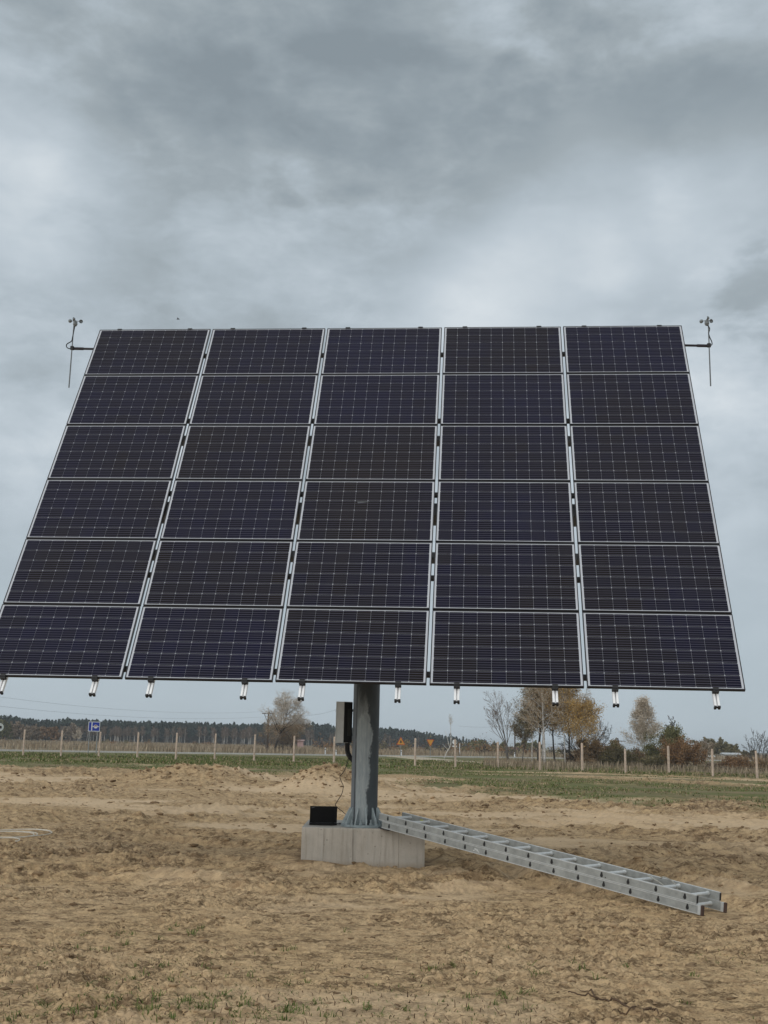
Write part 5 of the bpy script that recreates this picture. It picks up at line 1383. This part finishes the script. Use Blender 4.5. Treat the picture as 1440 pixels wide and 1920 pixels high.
def edge_trees():
    # leafless birches along the front of the forest: alike, one group, one label
    rng = np.random.default_rng(12); protos = []
    for k in range(5):
        t = Tree(200 + k); cfg = dict(levels=2, n=[12, 5], ratio=[.26, .5], ang=[38, 38], gnarl=.04, rmin=.05, rr=.5, wood=1, up=.05); cfg['from'] = [.42, .2]
        t.branch(Z0.copy(), UPV.copy(), 8, .13, 0, cfg); t.leaves(260, .20, 1, .2)
        zmax = max(v[:, 2].max() for v in t.tr.v + t.cr.v)
        for m in (t.tr, t.cr): m.v = [v / zmax for v in m.v]
        protos.append((t.tr.mesh('trunk', [B_WHITE]), t.cr.mesh('crown', [T_BROWN, L_EDGE])))
    spots = list(np.concatenate([rng.uniform(196, 300, 16), rng.uniform(300, 480, 20), rng.uniform(690, 790, 7), rng.uniform(24, 80, 12), rng.uniform(104, 200, 12), rng.uniform(196, 490, 22), rng.uniform(560, 690, 6), [113, 130]]))
    for px in spots:
        D = rng.uniform(440, 470); p = at(px, 1385, D)
        hz = 1396 + .021 * (px - 720); yt = np.interp(px, [0, 200, 480, 700, 800], [1358, 1362, 1364, 1372, 1382]) + rng.uniform(-2, 6)
        h = max(3.0, HC + (hz - yt) * D / FPX)
        root = thing('forest_edge_birch', (p[0], p[1], 0), 'thin leafless birch along the front edge of the dark pine forest', 'tree', 'bare birches along the forest edge')
        tr, cr = protos[rng.integers(0, 5)]
        for nm, me in (('trunk', tr), ('crown', cr)):
            o = obj(nm, me, root); o.scale = (h, h, h); o.rotation_euler = (0, 0, rng.uniform(0, 6))
edge_trees()
for i, (px, w, yt, leaf, label) in enumerate(((81, 15, 1360, L_RUST, 'left of the orange-leaved trees before the forest, tall and narrow'), (93, 13, 1361, L_RUST, 'middle one of the orange-leaved trees before the forest'), (102, 9, 1362, L_RUST, 'right and slimmest of the orange-leaved trees before the forest'), (142.5, 10, 1361, L_PALE, 'small pale tree before the forest, left of the blue sign'), (131, 12, 1354, L_GREYB, 'grey bare-looking tree before the forest, left of the small pale tree'))):
    bush(px, 1386 + .0 * i, 400, w, yt, 120 + i, leaf, T_BROWN, label, 900, .34, 5, 'far_tree', 'tree', zr=(.15, 1), ang=24)
for i, (px, w, yt, leaf, label) in enumerate(((8, 40, 1345, L_GREEN, 'large dark tree at the left edge beside the round sign'), (38, 34, 1351, L_GREYB, 'purplish bare tree before the forest, right of the large dark tree'), (58, 30, 1355, L_GREYB, 'grey-brown bare tree before the forest, left of the orange trees'))):
    bush(px, 1387, 330, w, yt, 140 + i, leaf, T_DARK if i == 0 else T_BROWN, label, 2600, .24, 9, 'far_tree', 'tree', zr=(.05, 1), ang=40)
# hedge of low rusty scrub between field and forest
def scrub():
    rng = np.random.default_rng(4); mb = MB()
    for px, w, h, D in [(rng.uniform(590, 935), rng.uniform(8, 26), rng.uniform(1.2, 2.8), rng.uniform(215, 330)) for _ in range(60)] + [(rng.uniform(-80, 560), rng.uniform(6, 16), rng.uniform(.6, 1.3), rng.uniform(300, 400)) for _ in range(40)] + [(rng.uniform(905, 1060), rng.uniform(8, 26), rng.uniform(1.0, 1.9), rng.uniform(200, 300)) for _ in range(26)]:
        p = at(px, 1390, D); n = 110; W_ = w * D / FPX
        c = np.stack([p[0] + rng.normal(0, W_ * .3, n), p[1] + rng.normal(0, W_ * .3, n), np.abs(rng.normal(0, .45, n)) * h], 1)
        a = rng.normal(size=(n, 3)); a[:, 2] = np.abs(a[:, 2]); a /= np.linalg.norm(a, axis=1, keepdims=True); b = np.cross(a, rng.normal(size=(n, 3))); b /= np.linalg.norm(b, axis=1, keepdims=True)
        s_ = rng.uniform(.12, .3, (n, 1))
        V = np.stack([c - a * s_, c + b * s_ * .5, c + a * s_, c - b * s_ * .5], 1).reshape(-1, 3)
        mb.add(V, np.arange(n * 4).reshape(n, 4), int(rng.integers(0, 3)), np.repeat(rng.random(n), 4))
    o = obj('scrub', mb.mesh('scrub', [L_RUST, L_OLIVE, T_DARK])); tag(o, kind='stuff'); o['label'] = 'rusty low scrub between the dry field and the forest'
scrub()

# ------------------------------------------------------------------ grass, weeds and clods
def blades(mb, pts, hmin, hmax, wid, rng, lean=.5, mat=0, tint=None, bend=True):
    n = len(pts); h = rng.uniform(hmin, hmax, n)
    th = rng.uniform(0, 6.283, n); d = np.stack([np.cos(th), np.sin(th), np.zeros(n)], 1); s_ = np.stack([-d[:, 1], d[:, 0], np.zeros(n)], 1)
    k = np.abs(rng.normal(0, lean, n))[:, None]
    w = (wid * rng.uniform(.6, 1.4, n))[:, None]
    hh = h[:, None]; up = np.array([0, 0, 1.])
    mid = pts + d * k * hh * .35 + up * hh * .6; tip = pts + d * k * hh * 1.1 + up * hh * np.maximum(.25, 1 - .35 * k)
    V = np.stack([pts - s_ * w, pts + s_ * w, mid + s_ * w * .7, mid - s_ * w * .7, tip], 1).reshape(-1, 3)
    i = np.arange(n)[:, None] * 5
    ti = np.repeat(rng.random(n) if tint is None else tint, 5)
    mb.add(V, i + np.array([[0, 1, 2, 3]]), mat, ti)
    mb.f.setdefault((3, mat), []).append(i + np.array([[3, 2, 4]]) + mb.n - len(V))
G_GREEN = tinted('grass_blades', (0.065, 0.100, 0.022), (0.190, 0.215, 0.070))
G_DRY = tinted('dry_grass_blades', (0.24, 0.175, 0.095), (0.44, 0.34, 0.205))
G_FIELD = tinted('field_stalks', (0.215, 0.165, 0.112), (0.42, 0.340, 0.240))
G_DEAD = tinted('dead_roots', (0.055, 0.034, 0.020), (0.16, 0.10, 0.060))

def verge():
    rng = np.random.default_rng(8); mb = MB()
    n = 200000
    th = rng.uniform(-.38, .38, n); rr = 24 + (112 - 24) * rng.random(n) ** .75
    x = rr * np.sin(th); y = rr * np.cos(th)
    h, _, g = ground_zs(x, y)
    pat = fbm(x * .35, y * .22, 66, 3)
    keep = (rng.random(n) < g * sstep(pat, .30, .62)) & (y < road_y(x) - 4)
    x, y, h, pat = x[keep], y[keep], h[keep], pat[keep]
    pts = np.stack([x, y, h - .01], 1)
    dry = rng.random(len(x)) < (.25 + .22 * sstep(x / y, -.05, .25))
    tall = 1 + 1.2 * sstep(np.hypot(x, y), 60, 85)
    for m, sel in ((0, ~dry), (1, dry)):
        q = sel & (tall < 1.6); blades(mb, pts[q], .03, .10, .016, rng, 1.0, m)
        q = sel & (tall >= 1.6); blades(mb, pts[q], .06, .22, .030, rng, .8, m)
    o = obj('verge_grass', mb.mesh('verge_grass', [G_GREEN, G_DRY])); tag(o, kind='stuff'); o['label'] = 'rough green and straw-coloured grass behind the sand'
verge()
def field():
    rng = np.random.default_rng(18); mb = MB()
    n = 60000
    th = rng.uniform(-.38, .38, n); rr = 100 + 330 * rng.random(n) ** 1.1
    x = rr * np.sin(th); y = rr * np.cos(th)
    keep = (y > road_y(x) + 4.5) & (rng.random(n) < .35 + .65 * sstep(fbm(x * .05, y * .05, 3, 3), .35, .6)); x, y = x[keep], y[keep]
    pts = np.stack([x, y, np.zeros(len(x)) - .02], 1)
    blades(mb, pts, .35, 1.0, .06, rng, .25, 0)
    # uncut strip between fence and trees on the right
    n = 26000; x = rng.uniform(4, 46, n); y = rng.uniform(62, 112, n)
    k = (x / y > .09) & (rng.random(n) < sstep(fbm(x * .12, y * .12, 30, 3), .30, .58) * sstep(y - (78 - .62 * x), 0, 10)); x, y = x[k], y[k]
    blades(mb, np.stack([x, y, np.zeros(len(x)) - .02], 1), .2, .75, .022, rng, .35, 0)
    o = obj('field_grass', mb.mesh('field_grass', [G_FIELD])); tag(o, kind='stuff'); o['label'] = 'tall dry brown grass of the field beyond the road'
field()
def near_plants():
    rng = np.random.default_rng(28); mb = MB()
    spots = [(400, 1885, 60), (330, 1890, 34), (230, 1868, 40), (215, 1905, 30), (470, 1905, 50), (425, 1874, 30), (110, 1900, 24), (300, 1900, 30), (590, 1850, 14), (840, 1826, 26), (1075, 1832, 26), (1005, 1826, 20), (930, 1882, 22), (845, 1880, 20), (1010, 1870, 14), (640, 1750, 10),
             (240, 1755, 26), (316, 1750, 20), (340, 1748, 18), (185, 1778, 28), (310, 1835, 22), (556, 1780, 12), (1295, 1832, 10), (950, 1782, 10), (1170, 1817, 10), (960, 1865, 16), (700, 1890, 14), (620, 1895, 20), (520, 1900, 30), (270, 1820, 16), (440, 1825, 14), (150, 1880, 20), (60, 1905, 16), (1300, 1890, 8), (760, 1900, 14)]
    for px, py, n in spots:
        c = gp(px, py)
        k = max(1, n // 6)
        for j in range(k):
            cc = c[:2] + rng.normal(0, .10 if k > 1 else .03, 2) * np.array([1.2, 1.0])
            m = int(9 + rng.integers(0, 6)); xy = cc + rng.normal(0, .016, (m, 2)); h, _, _ = ground_zs(xy[:, 0], xy[:, 1])
            blades(mb, np.column_stack([xy, h - .004]), .015, .060, .0030, rng, 1.5, 0)
    # thin scatter of single shoots and dead roots over the foreground
    n = 15000; th = rng.uniform(-.37, .37, n); rr = 5.8 + 9 * rng.random(n) ** 1.1; x = rr * np.sin(th); y = rr * np.cos(th)
    m = fbm(x * .55, y * .55, 72, 3) * 1.0 + .25 * sstep(-rr, -10, -6.5) + .05 * sstep(-x, 0, 2)
    keep = rng.random(n) < sstep(m, .55, .85) * .85; x, y = x[keep], y[keep]; h, _, _ = ground_zs(x, y)
    pts = np.column_stack([x, y, h - .003]); gsel = rng.random(len(x)) < .55
    blades(mb, pts[gsel], .008, .032, .0026, rng, 1.8, 0); blades(mb, pts[~gsel], .012, .05, .0028, rng, 2.0, 1)
    o = obj('grass_sprouts', mb.mesh('grass_sprouts', [G_GREEN, G_DEAD])); tag(o, kind='stuff'); o['label'] = 'small green grass shoots and dead roots on the bare sand'
near_plants()
def clods():
    rng = np.random.default_rng(38); mb = MB()
    n = 34000; th = rng.uniform(-.40, .40, n); rr = 5.6 + 42 * rng.random(n) ** 1.35; x = rr * np.sin(th); y = rr * np.cos(th)
    h, damp, g = ground_zs(x, y)
    keep = (rng.random(n) < (.12 + .88 * sstep(damp, .22, .60)) * (1 - g)); x, y, h = x[keep], y[keep], h[keep]
    r = np.hypot(x, y)
    sz = np.exp(np.minimum(rng.normal(0, .5, len(x)), .8)) * (.0055 + .00065 * r)
    inb = (x > BLK['x0'] - .1) & (x < BLK['x1'] + .1) & (y > BLK['y0'] - .1) & (y < BLK['y1'] + .1)
    for i in np.nonzero(~inb)[0][:15000]:
        mb.blob((x[i], y[i], h[i]), (sz[i] * rng.uniform(.8, 2.2), sz[i] * rng.uniform(.7, 1.5), sz[i]), rng, 1, 0, rng.random(), .5, .65)
    # heavier lumps on the heaps
    for c, s_, k in ((MOUND1, 1.3, 240), (MOUND3, 1.2, 150), (MOUND2, .9, 200)):
        xx = c[0] + rng.normal(0, s_, k); yy = c[1] + rng.normal(0, s_ * .9, k); hh, _, _ = ground_zs(xx, yy)
        for a, b, h_ in zip(xx, yy, hh):
            q = float(np.exp(rng.normal(0, .45)) * .030); mb.blob((a, b, h_ + q * .2), (q * rng.uniform(.8, 1.6), q, q), rng, 1, 0, rng.random(), .5, .7)
    o = obj('soil_clods', mb.mesh('soil_clods', [tinted('clod_soil', (0.15, 0.098, 0.057), (0.44, 0.315, 0.190), .95, .1)])); tag(o, kind='stuff'); o['label'] = 'loose crumbs and clods of soil on the sand'
clods()
def twig():
    pts = [gp(x, y) for x, y in ((1065, 1868), (1085, 1871), (1120, 1876), (1150, 1884), (1180, 1893), (1205, 1900), (1222, 1902))]
    P = spline(pts, 40); h, _, _ = ground_zs(P[:, 0], P[:, 1]); P[:, 2] = h + .008 + .012 * np.abs(np.sin(np.arange(40) * .35))
    root = thing('fallen_twig', P[20], 'long brown dead root lying on the sand in the lower right corner', 'twig')
    M_T = plain('dead_wood', (.10, .062, .036), .9)
    mb = MB(); mb.tube(P, np.linspace(.004, .009, 40), 5); part('stem', mb, [M_T], root)
    for a, b in (((1205, 1900), [(1190, 1907), (1165, 1906), (1148, 1906)]), ((1222, 1902), [(1232, 1908), (1246, 1916)]), ((1120, 1876), [(1105, 1864), (1085, 1860)]), ((1150, 1884), [(1170, 1882), (1190, 1880)])):
        q = [gp(*a)] + [gp(*w) for w in b]; Q = spline(q, 14); h, _, _ = ground_zs(Q[:, 0], Q[:, 1]); Q[:, 2] = h + .008
        mb = MB(); mb.tube(Q, np.linspace(.006, .002, 14), 5); part('side_root', mb, [M_T], root)
twig()
# a bird far up, left of the array's top edge
def bird():
    c = at(334, 598.5, 60.0); root = thing('bird', c, 'tiny dark bird high in the grey sky above the left panels', 'bird')
    M_B = plain('dark_feathers', (.05, .05, .055), .8)
    mb = MB(); mb.tube([c + np.array([-.09, 0, 0]), c + np.array([-.04, 0, .01]), c + np.array([.05, 0, .01]), c + np.array([.10, 0, -.005])], [.008, .03, .025, .004], 7); part('body', mb, [M_B], root)
    for s_ in (-1, 1):
        mb = MB(); mb.prism([(-.03, 0), (.04, 0), (.02, .10), (-.02, .17)], c, EX, EY * s_ + EZ * .3, np.cross(EX, EY * s_ + EZ * .3), -.004, .004); part('wing', mb, [M_B], root)
bird()

# ------------------------------------------------------------------ the hazy air over the plain
def haze():
    m = bpy.data.materials.new('thin_haze'); m.use_nodes = True; t = NT(m.node_tree); t.n.clear()
    o_ = t.new('ShaderNodeOutputMaterial'); v = t.new('ShaderNodeVolumePrincipled')
    v.inputs['Color'].default_value = (0.86, 0.92, 0.97, 1); v.inputs['Density'].default_value = 0.00030
    t.link(v.outputs[0], o_.inputs['Volume'])
    mb = MB(); mb.box((0, 0, 8.5), (8800, 8800, 19.0))
    o = obj('haze', mb.mesh('haze', [m])); tag(o, kind='stuff'); o.display_type = 'WIRE'
haze()
